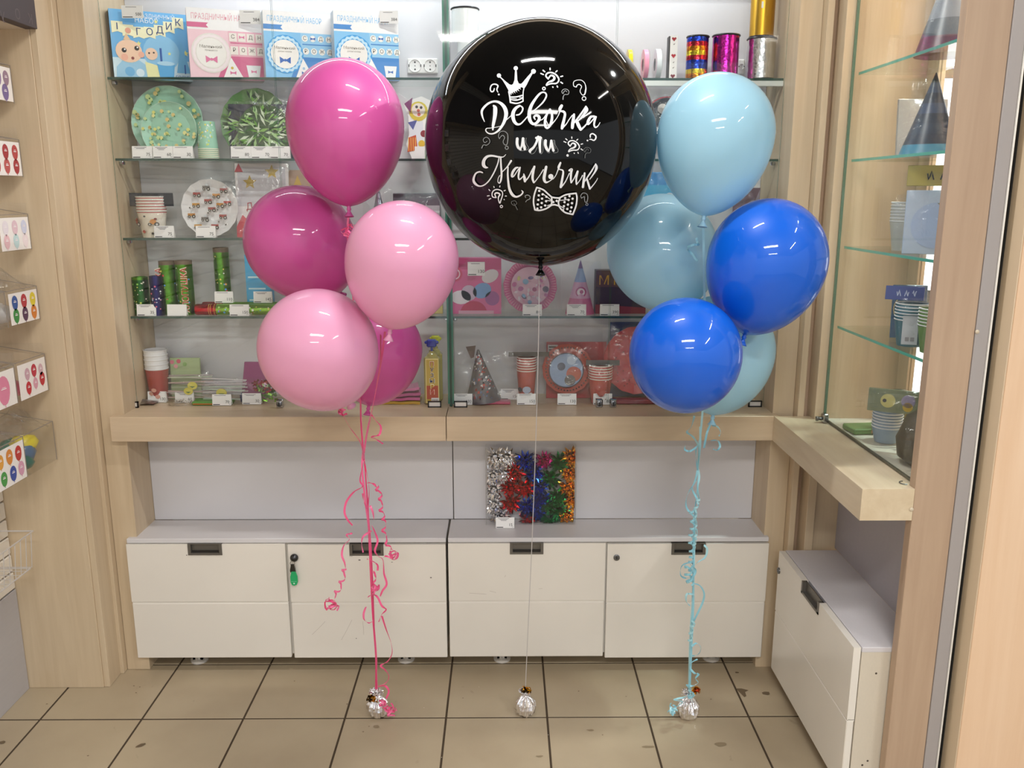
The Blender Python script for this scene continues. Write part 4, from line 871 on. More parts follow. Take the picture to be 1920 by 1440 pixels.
wallbox(2.27, YE, *ZR[4], 'clear box with a card of small red and pink balloons, next to the heart card', [(.3, .7, .16, '#d0a8b4'), (.55, .74, .17, '#c03448'), (.8, .7, .15, '#d4b0ba'), (.3, .3, .17, '#c4303c'), (.56, .36, .15, '#dca0b0'), (.82, .42, .18, '#c0303c')], ['#e0708a'])
wallbox(2.11, 2.262, *ZR[4], 'clear box with a card of one big pink heart balloon', [(.6, .52, .36, '#e088a4')], ['#d84a78', '#e05a88'], True)
wallbox(2.27, YE, *ZR[5], 'lowest clear box without a card, yellow and green balloons showing inside', None, ['#2f6a5c', '#e0d038', '#4a6a8a', '#3a7a60', '#d8c83a'], True)
wallbox(2.11, 2.262, *ZR[5], 'lowest clear box with a card of orange, red, blue, green and pink balloons', [(.2, .74, .17, '#e0a040'), (.5, .76, .18, '#d98a3a'), (.8, .74, .18, '#c03a34'), (.25, .28, .17, '#4a9a48'), (.56, .3, .18, '#3a50a0'), (.84, .32, .17, '#d8a0b8')], ['#d8d4cc'], True)
# wire basket low on the slatwall
t = thing('wire_basket', 'white wire basket hooked low on the left slatwall', 'basket', (-1.42, 2.2, .46))
zb, zt_ = onX(14, 1105, -1.37).z, onX(14, 1030, -1.37).z; WR = C('#cfcac6', .3, .3)
m = MB(); m.tube([(-1.49, 2.10, zt_), (-1.37, 2.10, zt_), (-1.37, 2.345, zt_), (-1.49, 2.345, zt_)], .0025, WR); m.tube([(-1.49, 2.12, zb), (-1.38, 2.12, zb), (-1.38, 2.325, zb), (-1.49, 2.325, zb)], .0025, WR); m.build('rim_wires', t)
m = MB()
for i in range(9):
    y = 2.11+i*.028; m.tube([(-1.37, y, zt_), (-1.38, y, zb), (-1.49, y, zb)], .0015, WR)
m.build('cage_wires', t)
# ================================================================== MERCHANDISE
WHT = C('#f0efee', .5); INK2 = C('#3c3a3c', .6); INKL = C('#8c8a90', .6)
YT = 2.652
ntag = [0]
def price_tag(px, z, price, label, Y=YT, w_=.060, h_=.036, lean=.12, rot=0, ztop=None):
    p = pt(px, Y, z); ntag[0] += 1
    t = thing('price_tag', label, 'price tag', p, 'white price cards in the display cases', (0, 0, rot))
    m = MB(); m.T = Matrix.Rotation(-lean, 4, 'X'); m.box(-w_/2, w_/2, 0, .0006, .0005, h_, WHT); m.plane((0, -.0001, .0005)); m.n = Vector((0, -1, 0))
    if price:
        m.text(price, w_*.30, h_*.30, h_*.36, INK2)
        rn = random.Random(ntag[0])
        for k, (v, l_) in enumerate(((.86, .60), (.77, .42), (.68, .3))):
            if k < 1+ntag[0] % 3: m.rect(-w_*l_/2-w_*.08, h_*v, w_*l_/2-w_*.08, h_*(v+.045), INKL)
        m.rect(-w_*.46, h_*.05, -w_*.10, h_*.12, INK2); m.rect(w_*.36, h_*.10, w_*.46, h_*.13, INKL)
    m.build('card', t, local=True)
    m = MB(); m.add([(-w_/2, .0006+h_*math.sin(lean), h_*math.cos(lean)), (w_/2, .0006+h_*math.sin(lean), h_*math.cos(lean)), (w_/2, .014, 0.0004), (-w_/2, .014, 0.0004)], [(0, 1, 2, 3)], WHT); m.build('back_flap', t, local=True)
    return t
def film_on(t, w_, h_, y, z0=0, seed=1, ends=True, amp=.006, n=10):
    """crumpled clear film in front of a packed item (local coordinates)"""
    m = MB(); V = []
    for i in range(n+1):
        for j in range(n+1):
            u, v = i/n-.5, j/n; e = (1-abs(u*2)**4)*(1-(abs(v*2-1))**6)
            q = Vector(noise.noise_vector(Vector((u*7+seed*3.1, v*7, seed))))
            V.append(Vector((u*w_+q.x*.004, y+.008-.016*e+q.y*amp*1.2, z0+v*h_+q.z*.003)))
    for q in V: q.z = max(q.z, .0005)
    m.add(V, [(i*(n+1)+j, (i+1)*(n+1)+j, (i+1)*(n+1)+j+1, i*(n+1)+j+1) for i in range(n) for j in range(n)], FILM)
    return m.build('cellophane_bag', t, local=True, smooth='all')
def gbox(x0, x1, yt, Y, z, D, label, cat='box', rot=0, name='gift_box', side='#7c8ea6', front='#5aa6e0', deco=None, group=None, lean=0):
    p, W_, H_ = span(x0, x1, yt, Y, z); t = thing(name, label, cat, p, group, (0, 0, rot))
    m = MB(); m.box(-W_/2, W_/2, 0, D, 0, H_, C(side, .4)); m.build('body', t, local=True)
    m = MB(); m.box(-W_/2, W_/2, -.0008, 0, 0, H_, C(front, .35, coat=.3)); m.plane((-W_/2, -.0009, 0)); deco and deco(m, W_, H_); m.build('printed_front', t, local=True)
    return t, W_, H_
def K(h, r=.45): return C(h, r)
# --- printed fronts of the party sets (generic drawings)
def deco_baby(m, W, H):
    m.rect(0, 0, W, H*.30, K('#cfe6f2'), 1); m.disc(W*.62, H*.40, H*.27, K('#8cc6ec'), 2)
    # garland with letters
    G = [(.09, .74, '1'), (.22, .70, ''), (.35, .68, 'Г'), (.49, .69, 'О'), (.62, .73, 'Д'), (.74, .79, 'И'), (.86, .86, 'К')]
    for i, (u, v, ch) in enumerate(G):
        s_ = H*.085; m.shape([(W*u-s_*.95, H*v-s_), (W*u, H*v-s_*.7), (W*u+s_*.95, H*v-s_), (W*u+s_*.95, H*v+s_), (W*u-s_*.95, H*v+s_)], K('#f3efc8'), 3+i % 2)
        if ch: m.text(ch, W*u, H*v+s_*.1, s_*1.7, K('#23407c'), 6)
        else: m.disc(W*u, H*v, s_*.5, K('#e0a088'), 6)
    m.text('ПРАЗДНИЧНЫЙ', W*.57, H*.93, H*.085, K('#e8f2fa'), 3, maxw=W*.5); m.text('НАБОР', W*.46, H*.86, H*.10, K('#eef6fc'), 3, maxw=W*.3)
    for u, v, s_ in ((.58, .86, .035), (.34, .52, .04), (.93, .42, .05), (.72, .40, .03)): m.shape([(W*u+H*s_*(1 if k % 2 == 0 else .45)*math.cos(PI/2+k*PI/5), H*v+H*s_*(1 if k % 2 == 0 else .45)*math.sin(PI/2+k*PI/5)) for k in range(10)], K('#e6e28c'), 4)
    # baby in blue
    m.shape([(W*.03, 0), (W*.45, 0), (W*.42, H*.20), (W*.32, H*.28), (W*.12, H*.26), (W*.04, H*.16)], K('#9ccbe8'), 3); m.disc(W*.20, H*.10, H*.07, K('#6eb2e0'), 4); m.disc(W*.33, H*.09, H*.06, K('#d8ecf8'), 4)
    m.disc(W*.21, H*.40, H*.19, K('#f3cdb0'), 5, 22, .88); m.disc(W*.15, H*.31, H*.05, K('#f0b49c'), 6); m.disc(W*.36, H*.36, H*.045, K('#f0b49c'), 6)
    for u, v in ((.15, .41), (.31, .45)): m.disc(W*u, H*v, H*.035, K('#2e241f'), 7); m.disc(W*u+H*.01, H*v+H*.012, H*.012, K('#ffffff'), 8)
    m.disc(W*.25, H*.30, H*.022, K('#8c4038'), 7); m.shape([(W*.15, H*.56), (W*.19, H*.66), (W*.24, H*.57)], K('#e8c49c'), 6)
    m.shape([(W*.42, 0), (W*.58, 0), (W*.60, H*.20), (W*.40, H*.26)], K('#f0efb4'), 4)
    m.disc(W*.49, H*.38, H*.09, K('#f2cfb4'), 6); m.disc(W*.46, H*.39, H*.014, K('#2e241f'), 7); m.disc(W*.52, H*.40, H*.014, K('#2e241f'), 7)
    m.text('1', W*.61, H*.36, H*.30, K('#2458a8'), 7); m.shape([(W*.55, H*.25), (W*.78, H*.25), (W*.75, 0), (W*.58, 0)], K('#5aaee4'), 8); m.disc(W*.665, H*.25, W*.115, K('#b4dcf4'), 9, 18, .25)
    m.shape([(W*.80, H*.12), (W*.98, H*.12), (W*.88, H*.60)], K('#6cb4e2'), 5); m.text('1', W*.91, H*.17, H*.2, K('#2458a8'), 7); m.text('ГОДИК', W*.88, H*.05, H*.07, K('#3868b0'), 7, maxw=W*.2)
def deco_set(c0, c1, c2, ring, bow, wave=True):
    def f(m, W, H):
        m.rect(0, H*.70, W, H, K('#f4f2f2'), 1); m.rect(0, 0, W*.56, H*.70, K(c0), 1); m.rect(W*.54, 0, W, H*.70, K(c1), 2)
        m.shape([(W*.36, 0), (W, 0), (W, H*.34), (W*.50, H*.34)], K(c2), 3)
        m.text('ПРАЗДНИЧНЫЙ НАБОР', W*.46, H*.88, H*.115, K(c0 if wave else '#e8a4b4'), 2, maxw=W*.80)
        m.shape([(0, H*.73), (W*.28, H*.73), (W*.25, H*.765), (W*.28, H*.80), (0, H*.80)], K(c2), 3)
        m.disc(W*.295, H*.37, H*.285, K(ring), 4, 40); m.ring(W*.295, H*.37, H*.225, H*.265, K('#bfe2f6' if wave else '#f4e8ea'), 5, 80, .04 if wave else .02, 20); m.disc(W*.295, H*.37, H*.215, K('#f2efea'), 6, 30)
        m.text('Маленький', W*.295, H*.46, H*.06, K('#7c7468'), 8); m.text('джентльмен' if wave else 'принцесса', W*.295, H*.41, H*.035, K('#9c968c'), 8)
        def bt(u, v, s_, l): m.shape([(u, v), (u-s_, v+s_*.6), (u-s_*.95, v-s_*.6)], K(bow), l); m.shape([(u, v), (u+s_, v+s_*.6), (u+s_*.95, v-s_*.6)], K(bow), l); m.disc(u, v, s_*.25, K(bow), l+1, 8)
        bt(W*.295, H*.28, H*.085, 8)
        for k, ch in enumerate('С ДН' if wave else 'С ДН'):
            u = W*(.60+.12*k); (m.disc(u, H*.62, H*.048, K('#f6f4ee'), 4, 14) if wave else m.rect(u-H*.055, H*.555, u+H*.055, H*.675, K('#f4ece4'), 4)); m.text(ch, u, H*.62, H*.08, K('#55504c'), 6)
        bt(W*.72, H*.62, H*.04, 7)
        for k, ch in enumerate('РОЖД'): u = W*(.61+.12*k); (m.disc(u, H*.43, H*.05, K('#f6f4ee'), 4, 14) if wave else m.rect(u-H*.055, H*.365, u+H*.055, H*.485, K('#f4ece4'), 4)); m.text(ch, u, H*.43, H*.08, K('#55504c'), 6)
        m.rect(W*.56, H*.525, W, H*.54, K(c2), 4)
        m.shape([(W*.44, H*.02), (W*.72, H*.02), (W*.56, H*.32)], K('#f6f4f2'), 5); bt(W*.575, H*.10, H*.045, 7); m.disc(W*.565, H*.17, H*.02, K('#d8b84c' if not wave else '#a8c8e4'), 7)
        m.shape([(W*.79, H*.02), (W*.93, H*.02), (W*.96, H*.22), (W*.76, H*.22)], K('#eef0f2'), 5); bt(W*.86, H*.13, H*.04, 7)
    return f
YF = 2.668
z1, z2, z3, z4 = SHZ
gbox(221, 358, 22, 2.705, z1, .062, 'light blue party set box with a drawn baby and a letter garland', rot=.46, side='#46606e', front='#6ab2e6', deco=deco_baby)
gbox(362, 494, 18, 2.70, z1, .052, 'pink party set box with a ribbon bow plate on its front', rot=.36, side='#c9b4b8', front='#f0c4d0', deco=deco_set('#f2cdd6', '#efb6c6', '#d86a94', '#e9e2dc', '#e07aa4', False))
gbox(501, 624, 23, 2.70, z1, .052, 'pale blue party set box next to the pink one', rot=.36, side='#b9c4cc', front='#8cc8f0', deco=deco_set('#86c4ee', '#9ccff0', '#4a8cd0', '#3f9fdf', '#3468b8'))
gbox(630, 750, 23, 2.70, z1, .052, 'pale blue party set box nearest the double power socket', rot=.34, side='#b9c4cc', front='#8cc8f0', deco=deco_set('#86c4ee', '#9ccff0', '#4a8cd0', '#3f9fdf', '#3468b8'))
def box_label(px0, px1, py0, py1, price, label, Y=YF-.012):
    a, b = onY(px0, py1, Y), onY(px1, py0, Y); c = (a+b)/2; t = thing('price_tag', label, 'price tag', (c.x, Y, a.z), 'white price cards in the display cases')
    W, H = b.x-a.x, b.z-a.z; m = MB(); m.box(a.x, b.x, Y, Y+.0008, a.z, b.z, WHT); m.plane((a.x, Y-.0001, a.z)); m.text(price, W*.78, H*.3, H*.34, INK2)
    m.rect(W*.2, H*.85, W*.7, H*.89, INKL); m.rect(W*.04, H*.06, W*.5, H*.12, INK2); m.build('card', t)
box_label(229, 267, 10, 34, '500', 'white price card reading 500 stuck on the baby party box', 2.652)
box_label(450, 488, 19, 45, '384', 'white price card reading 384 stuck on the pink party box', 2.703)
box_label(712, 746, 20, 44, '384', 'white price card reading 384 stuck on the party box beside the socket', 2.70)
# --- ribbon spools
def spool(x0, x1, yt, Y, z, keys, label, name='ribbon_spool', rim='#1c1a1e', zabs=None, streak=None):
    p, W, H = span(x0, x1, yt, Y, z); R = W/2; t = thing(name, label, 'ribbon spool', p, 'ribbon spools on the top shelf')
    m = MB(); m.lathe([(R*.99, 0), (R, .002), (R*.99, .004)], K(rim, .3), 32); m.lathe([(R*.99, H-.005), (R*1.03, H-.003), (R*.99, H), (R*.3, H), (R*.3, H-.02)], K(rim, .3), 32, cap=False); m.build('flange', t, local=True, smooth=True)
    m = MB(); n = len(keys)
    prof = []
    for i in range(n): a, b = .004+(H-.009)*i/n, .004+(H-.009)*(i+1)/n; m.lathe([(R*.955, a), (R*.965, (a+b)/2), (R*.955, b)], keys[i], 36, cap=False)
    m.build('wound_ribbon', t, local=True, smooth=True)
    if streak: m = MB(); m.lathe([(R*.967, .006), (R*.967, H-.007)], streak, 8, cap=False); m.build('ribbon_band', t, local=True)
    return t
SM = dict(strength=.12)
sW = C('#eef2f4', .25, coat=.6); fr1 = foil('holo_blue', '#2b46b8', .15, 60, .3); fr2 = foil('holo_orange', '#e08a28', .15, 60, .3); fr3 = foil('holo_red', '#c03040', .15, 60, .3); fr4 = foil('holo_yellow', '#e8d040', .15, 60, .3)
fm = foil('holo_magenta', '#c02c9c', .15, 45, .3); fs = foil('holo_silver', '#dadada', .2, 45, .3); fg = foil('satin_gold', '#c99b34', .3, 3, .05)
s1 = spool(857, 910, 74, 2.72, z1, [sW], 'lower white ribbon spool behind the black balloon', rim='#2a2a2c')
zz1 = onY(883, 74, 2.72).z
spool(846, 899, 16, 2.72, zz1+.0005, [sW], 'white ribbon spool standing on another white spool', rim='#2a2a2c')
spool(1284, 1326, 68, 2.70, z1, [fr2, fr4, fr1, fr1, fr3, fr4, fr2, fr3, fr1], 'rainbow holographic ribbon spool on the top shelf')
spool(1332, 1383, 66, 2.70, z1, [fm], 'wide magenta foil ribbon spool on the top shelf')
spool(1397, 1451, 72, 2.70, z1, [fs], 'silver foil ribbon spool under the gold one', streak=None)
zz2 = onY(1424, 72, 2.70).z
g = spool(1404, 1450, -60, 2.70, zz2+.0005, [fg], 'tall gold ribbon spool standing on the silver one')
m = MB().plane((-.006, -.0335, .085)); m.rect(-.008, -.008, .008, .010, WHT, 3); m.build('sticker', g, local=True)
def roll(x0, x1, yt, key, label, Y=2.70):
    p, W, H = span(x0, x1, yt, Y, z1); t = thing('ribbon_roll', label, 'ribbon roll', p, 'narrow ribbon rolls on the top shelf')
    m = MB(); m.lathe([(H*.2, -W*.32), (H/2, -W*.32), (H/2, W*.32), (H*.2, W*.32)], K(key, .3), 24, (0, 0, H/2), 'x', cap=False); m.build('ribbon', t, local=True, smooth=True)
    m = MB(); m.lathe([(H*.2, -W*.5), (H*.52, -W*.5)], ACR, 24, (0, 0, H/2), 'x', cap=False); m.lathe([(H*.2, W*.5), (H*.52, W*.5)], ACR, 24, (0, 0, H/2), 'x', cap=False)
    for q in range(len(m.v)): m.v[q].z = max(m.v[q].z, .0003)
    m.build('clear_flange', t, local=True)
roll(1155, 1163, 92, '#e88aa8', 'rose narrow ribbon roll at the edge of the black balloon'); roll(1173, 1184, 93, '#d8cc20', 'yellow narrow ribbon roll on the top shelf'); roll(1202, 1214, 93, '#f09ab4', 'pink narrow ribbon roll on the top shelf'); roll(1224, 1238, 92, '#d8dde0', 'silver-white narrow ribbon roll on the top shelf')
p, W, H = span(1254, 1268, 66, 2.70, z1)
t = thing('heart_card', 'narrow white card strip printed with red hearts', 'card', p)
m = MB(); m.box(-W/2, W/2, 0, .004, 0, H, WHT); m.plane((0, -.0002, 0))
for v, k in ((.92, '#a02030'), (.80, '#3a3a3a'), (.55, '#b02838'), (.40, '#4a4a4a'), (.28, '#3a3a3a'), (.1, '#7a2030')):
    s_ = W*.32; m.shape([(s_*.0, H*v-s_), (s_, H*v+.1*s_), (s_*.6, H*v+s_*.7), (0, H*v+s_*.35), (-s_*.6, H*v+s_*.7), (-s_, H*v+.1*s_)] if k.startswith('#a') or k.startswith('#b') or v < .15 else [(-.002, H*v), (0, H*v-.002), (.004, H*v+.003)], K(k), 2)
m.build('card', t, local=True)
m = MB(); m.box(-W/2-.004, -W/2, .0, .03, 0, H*.98, K('#3c3a3c')); m.build('dark_back', t, local=True)

# --- plates, cups, hats, packs
def plate(cx, cy, rp, Y, label, layers, name='paper_plate', lean=.10, group='paper plates on the shelves', z=None, film=0, wave=0, header=None, seed=1):
    c = onY(cx, cy, Y); R = rp*(c-EYE).dot(fw)/F; zb = z if z is not None else c.z-R
    t = thing(name, label, 'plate', (c.x, Y, zb), group, (-lean, 0, 0)); zc_ = max(c.z-zb, R)
    m = MB(); m.lathe([(R*.70, .0), (R*.74, -.001), (R*.97, .010), (R, .011), (R*.995, .012), (R*.72, .002), (0, .001)][::-1], layers[0], 56, (0, 0, zc_), 'y', cap=False, wob=(lambda a, i: 1+.012*math.sin(a*40) if i in (1, 2, 3, 4) else 1))
    m.lathe([(R*.70, .0002), (0, .0002)], layers[1], 48, (0, 0, zc_), 'y', cap=False); m.build('plate_disc', t, local=True)
    m = MB(); m.plane((0, -.0135, zc_)); layers[2](m, R); m.build('print', t, local=True)
    if film: film_on(t, R*2*film, R*2*min(film, 1.04), -.022, max(0, zc_-R*1.02), seed, n=14)
    if header:
        m = MB(); m.box(-R*1.05, R*1.05, -.012, -.011, zc_+R*.72, zc_+R*1.08, K(header)); m.build('header_card', t, local=True)
    return t, R, zc_
rnd = random.Random(5)
def d_lemons(m, R):
    for k in range(44):
        a = rnd.uniform(0, 2*PI); r = R*math.sqrt(rnd.random())*.93; u, v = r*math.cos(a), r*math.sin(a); off = 0 if r < R*.7 else -.001
        m.disc(u, v, R*rnd.uniform(.045, .075), K(rnd.choice(['#dcdc84', '#e4e09a', '#dcc888', '#cfe0a0'])), 3, 8); m.disc(u+R*.05, v-R*.05, R*.025, K('#5c8a58'), 4, 6)
    m.ring(0, 0, R*.985, R*.997, K('#cfe6d8'), 2, 40)
plate(314, 232, 67, 2.735, 'large mint green paper plate with yellow flowers', [K('#a4d2bc', .35), K('#acd8c4', .35), d_lemons], z=z2)
plate(318, 246, 52, 2.700, 'small mint green paper plate in front of the large mint one', [K('#a4d2bc', .35), K('#acd8c4', .35), d_lemons], z=z2)
m = MB(); 
def d_leaf(m, R):
    rn = random.Random(int(R*1e5))
    for k in range(120):
        a = rn.uniform(0, 2*PI); b0 = R*math.sqrt(rn.random())*.8; b1 = rn.uniform(0, 2*PI); ox, oy = b0*math.cos(b1), b0*math.sin(b1); L = min(R*rn.uniform(.25, .6), R*.97-b0) if True else 0
        a = b1+rn.uniform(-.9, .9) if rn.random() < .7 else a; w_ = R*rn.uniform(.02, .06); c, s_ = math.cos(a), math.sin(a); L = max(L, R*.12)
        if math.hypot(ox+c*L, oy+s_*L) > R*.98: continue
        m.shape([(ox, oy), (ox+c*L*.5-s_*w_, oy+s_*L*.5+c*w_), (ox+c*L, oy+s_*L), (ox+c*L*.5+s_*w_, oy+s_*L*.5-c*w_)], C(rn.choice(['#6aa83c', '#3c7a34', '#a8d08c', '#e0eed4', '#8abf5c', '#20402a', '#c4dfb0']), .3, coat=.6), 2+k % 20)
plate(478, 232, 64, 2.738, 'large palm leaf patterned plate in a clear bag', [K('#5a8a4c', .3), K('#233c2a', .3), d_leaf], z=z2, film=1.02, seed=4)
plate(496, 250, 50, 2.702, 'small palm leaf patterned plate in front of the large one', [K('#4a6a44', .3), K('#35583a', .3), d_leaf], z=z2, film=1.10, seed=5)
p, W, H = span(432, 552, 194, 2.725, z2); t = thing('napkin_pack', 'dark navy square pack between the two palm leaf plates', 'party pack', p, None, (-.08, 0, 0)); m = MB(); m.box(-W/2, W/2, 0, .003, 0, H, K('#262c44', .3)); m.build('card', t, local=True)
def cups(x0, x1, yt, Y, z, n, col, label, up=True, rim='#f2efe9', deco=None, header=None, film=True, group='stacks of paper cups', seed=1, rimh=.0085, band=None, lean=0, col2=None):
    p, W, H = span(x0, x1, yt, Y, z); R = W/2; t = thing('cup_stack', label, 'cups', p, group)
    body = H-rimh*(n-1)
    for k in range(n):
        m = MB(); b0 = k*rimh
        if up:
            key = K(col2 if col2 and k else col, .4); pr = [(R*.70, b0), (R*.96, b0+body-.003)] if k == 0 else [(R*.945, b0+body-rimh), (R*.96, b0+body-.003)]
            m.lathe(pr, key, 28, cap=(k == 0)); m.lathe([(R*.96, b0+body-.0035), (R, b0+body-.002), (R, b0+body), (R*.95, b0+body)], K(rim, .4), 28, cap=False)
            if band: m.lathe([(R*.965, b0+body-.0045), (R*.965, b0+body-.0065)], K(band), 28, cap=False)
        else:
            key = K(col, .4); b0 = (n-1-k)*rimh; pr = [(R*.96, b0+.003), (R*.78, b0+body)] if k == 0 else [(R*.96, b0+.003), (R*.945, b0+rimh)]
            m.lathe(pr, key, 28, cap=(k == 0)); m.lathe([(R*.95, b0), (R, b0+.0005), (R, b0+.0025), (R*.96, b0+.0035)], K(rim, .4), 28, cap=False)
        m.build('cup', t, local=True, smooth=True)
    if deco: m = MB(); deco(m, R, body, H); m.build('print', t, local=True)
    if header:
        m = MB(); m.box(header[1], header[2], -R*.2, -R*.2+.001, H*header[3], H*header[4], K(header[0], .35)); m.build('header_card', t, local=True)
    if film: film_on(t, W*1.25, H*1.05, -R-.006, 0, seed, n=8)
    return t
def cyl(m, R, u, v, rad, key, l=1, seg=10, taper=0):
    """dot wrapped on a cup"""
    vs = []
    for i in range(seg):
        a = 2*PI*i/seg; x = u+rad*math.cos(a); z_ = v+rad*math.sin(a); th = x/R; RR = R*(1+taper*z_)+.0004*l; vs.append((RR*math.sin(th), -RR*math.cos(th), z_))
    m.add(vs, [tuple(range(seg))], key)
def dc_mint(m, R, b, H):
    rn = random.Random(3)
    for k in range(40): v = rn.uniform(.045, .95)*b+.0; cyl(m, R*.98, rn.uniform(-R, R), .038+rn.random()*(H-.042), .003, K(rn.choice(['#e8e070', '#d8efe0', '#bfe4d0', '#f4f8f4', '#c8dc70'])), 2, 6, -1.6)
cups(373, 411, 228, 2.70, z2, 6, '#9ccfb6', 'upside-down stack of mint green paper cups beside the mint plates', up=False, rim='#e6e4cc', deco=dc_mint, film=False, rimh=.0055)
def tract(m, R, b, H):
    for u in (-R*.75, R*.35):
        for du, r_, k in ((-.008, .0048, '#2b2620'), (.009, .0065, '#2b2620')): cyl(m, R*.9, u+du, .040, r_, K(k), 3, 12, 4); cyl(m, R*.9, u+du, .040, r_*.5, K('#d8d4cc'), 5, 8, 4)
        cyl(m, R*.9, u, .048, .008, K('#d08a3a' if u > 0 else '#a04a34'), 2, 8, 4); cyl(m, R*.9, u+.006, .056, .004, K('#8a3a30'), 2, 6, 4)
    cyl(m, R*.9, -.003, .064, .003, K('#3a3634'), 2, 6, 4); cyl(m, R*.85, -.012, .018, .006, K('#b44a3a'), 2, 4, 4); cyl(m, R*.85, .012, .012, .004, K('#3a3634'), 2, 6, 4)
cups(262, 316, 368, 2.70, z3, 6, '#ece3d2', 'stack of white paper cups printed with tractors under a dark header card', band='#b4303a', deco=tract, rimh=.0085, header=('#1f2530', -.062, .072, .76, 1.08), seed=2)
def d_tractors(m, R):
    rn = random.Random(9)
    cols = ['#a8403a', '#c88a38', '#7a7470', '#b4443c', '#d09a48', '#a03c38']
    for k, (u, v) in enumerate(((-.5, .55), (.3, .5), (-.1, .82), (.75, .2), (-.55, .12), (.1, -.05), (.55, -.35), (-.75, -.3), (-.2, -.45), (.2, -.75), (-.5, -.75), (.62, .72), (-.05, .28), (.45, .12))):
        u *= R*.85; v *= R*.85; s_ = R*.13; c = K(cols[k % 6])
        m.rect(u-s_, v-s_*.2, u+s_, v+s_*.5, c, 3); m.rect(u-s_*.2, v+s_*.5, u+s_*.5, v+s_*1.1, K('#d8dde0'), 3); m.rect(u-s_*.1, v+s_*.55, u+s_*.4, v+s_*1.0, c, 2)
        for du, r_ in ((-.6, .36), (.6, .5)): m.disc(u+s_*du, v-s_*.35, s_*r_, K('#2b2620'), 4, 12); m.disc(u+s_*du, v-s_*.35, s_*r_*.45, K('#d8d4c8'), 5, 8)
    for k in range(8): m.disc(rn.uniform(-.7, .7)*R, rn.uniform(-.7, .7)*R, R*.03, K('#4a4440'), 2, 6)
plate(394, 396, 53, 2.715, 'white paper plate covered with printed tractors and trucks', [K('#e9e8e8'), K('#efeeee'), d_tractors], z=z3, film=1.16, seed=7)
# star garland pack on the third shelf
def pack(x0, x1, yt, Y, z, D, label, cat, front, deco=None, name='party_pack', film=0, rot=0, lean=.08, seed=1, group=None):
    p, W, H = span(x0, x1, yt, Y, z); t = thing(name, label, cat, p, group, (-lean, 0, rot))
    m = MB(); m.box(-W/2, W/2, 0, D, 0, H, K(front, .4), bev=.0015); m.plane((-W/2, -.0004, 0)); deco and deco(m, W, H); m.build('printed_card', t, local=True)
    if film: film_on(t, W*film, H*1.02, -.008, 0, seed, n=12)
    return t, W, H
def star(m, u, v, r, key, l=3): m.shape([(u+r*(1 if k % 2 == 0 else .45)*math.cos(PI/2+k*PI/5), v+r*(1 if k % 2 == 0 else .45)*math.sin(PI/2+k*PI/5)) for k in range(10)], key, l)
def d_star(m, W, H):
    m.rect(W*.05, H*.42, W*.95, H*.95, K('#c8c6cc'), 1); star(m, W*.28, H*.74, H*.10, K('#b89a34'), 3); star(m, W*.70, H*.88, H*.10, K('#c0a450'), 3)
    m.shape([(0, H*.88), (W*.16, H*.88), (W*.08, H)], K('#b83a4c'), 3); m.text('Доч', W*.36, H*.42, H*.13, K('#a8303c'), 4, .12)
    m.shape([(0, 0), (W*.3, 0), (W*.28, H*.18), (W*.12, H*.30), (0, H*.14)], K('#d04a58'), 3); m.shape([(W*.3, 0), (W*.75, 0), (W*.7, H*.22), (W*.45, H*.26)], K('#d85a66'), 3)
pack(445, 544, 305, 2.715, z3, .012, 'garland pack with a gold star and red script on the third shelf', 'party pack', '#e4dfdf', d_star, film=1.04, seed=11)
def d_gs(m, W, H): star(m, W*.5, H*.5, H*.42, K('#cfa94a', .3), 2)
pack(538, 585, 318, 2.75, z3, .006, 'tan card with a gold star behind the topmost magenta balloon', 'party pack', '#b99a84', d_gs)
# second shelf: clown cut-out
p, W, H = span(760, 812, 182, 2.72, z2)
t = thing('clown_cutout', 'colourful paper clown cut-out with a yellow ruff by the black balloon', 'decoration', p, None, (-.06, 0, 0))
m = MB(); m.plane((0, 0, 0)); m.prism([(-W*.25, 0), (W*.3, 0), (W*.42, H*.30), (W*.30, H*.60), (W*.45, H*.95), (W*.12, H*1.02), (-W*.15, H*.98), (-W*.52, H*.90), (-W*.36, H*.70), (-W*.35, H*.4), (-W*.46, H*.25)], .003, WHT); m.build('cutout', t, local=True)
m = MB(); m.plane((0, -.0003, 0))
m.disc(0, H*.78, W*.34, K('#d8c438'), 2, 16); m.disc(0, H*.80, W*.24, K('#f2e6d8'), 3); m.shape([(-W*.5, H*.90), (-W*.2, H*1.0), (-W*.28, H*.76)], K('#7a3a6c'), 4); m.disc(-W*.06, H*.85, W*.05, K('#2a2430'), 4); m.disc(W*.10, H*.84, W*.05, K('#2a2430'), 4); m.disc(.0, H*.79, W*.055, K('#d0503c'), 5); m.disc(W*.02, H*.73, W*.06, K('#d0604c'), 4)
m.shape([(-W*.35, H*.25), (W*.2, H*.25), (W*.15, H*.62), (-W*.3, H*.62)], K('#dfe2ea'), 3); m.shape([(-W*.38, H*.60), (-W*.05, H*.64), (-W*.2, H*.48)], K('#4a5c9c'), 4); m.shape([(-W*.42, H*.12), (-W*.05, H*.16), (-W*.1, H*.40), (-W*.35, H*.36)], K('#c8502e'), 4)
for k in range(4): m.rect(-W*.38+W*.08*k, H*.14, -W*.35+W*.08*k, H*.36, K('#e8b048'), 5)
m.disc(W*.18, H*.42, W*.12, K('#8a2c30'), 4); m.disc(W*.1, H*.26, W*.12, K('#e0b830'), 5); m.disc(W*.2, H*.08, W*.16, K('#6a9a5c'), 4)
m.build('print', t, local=True)
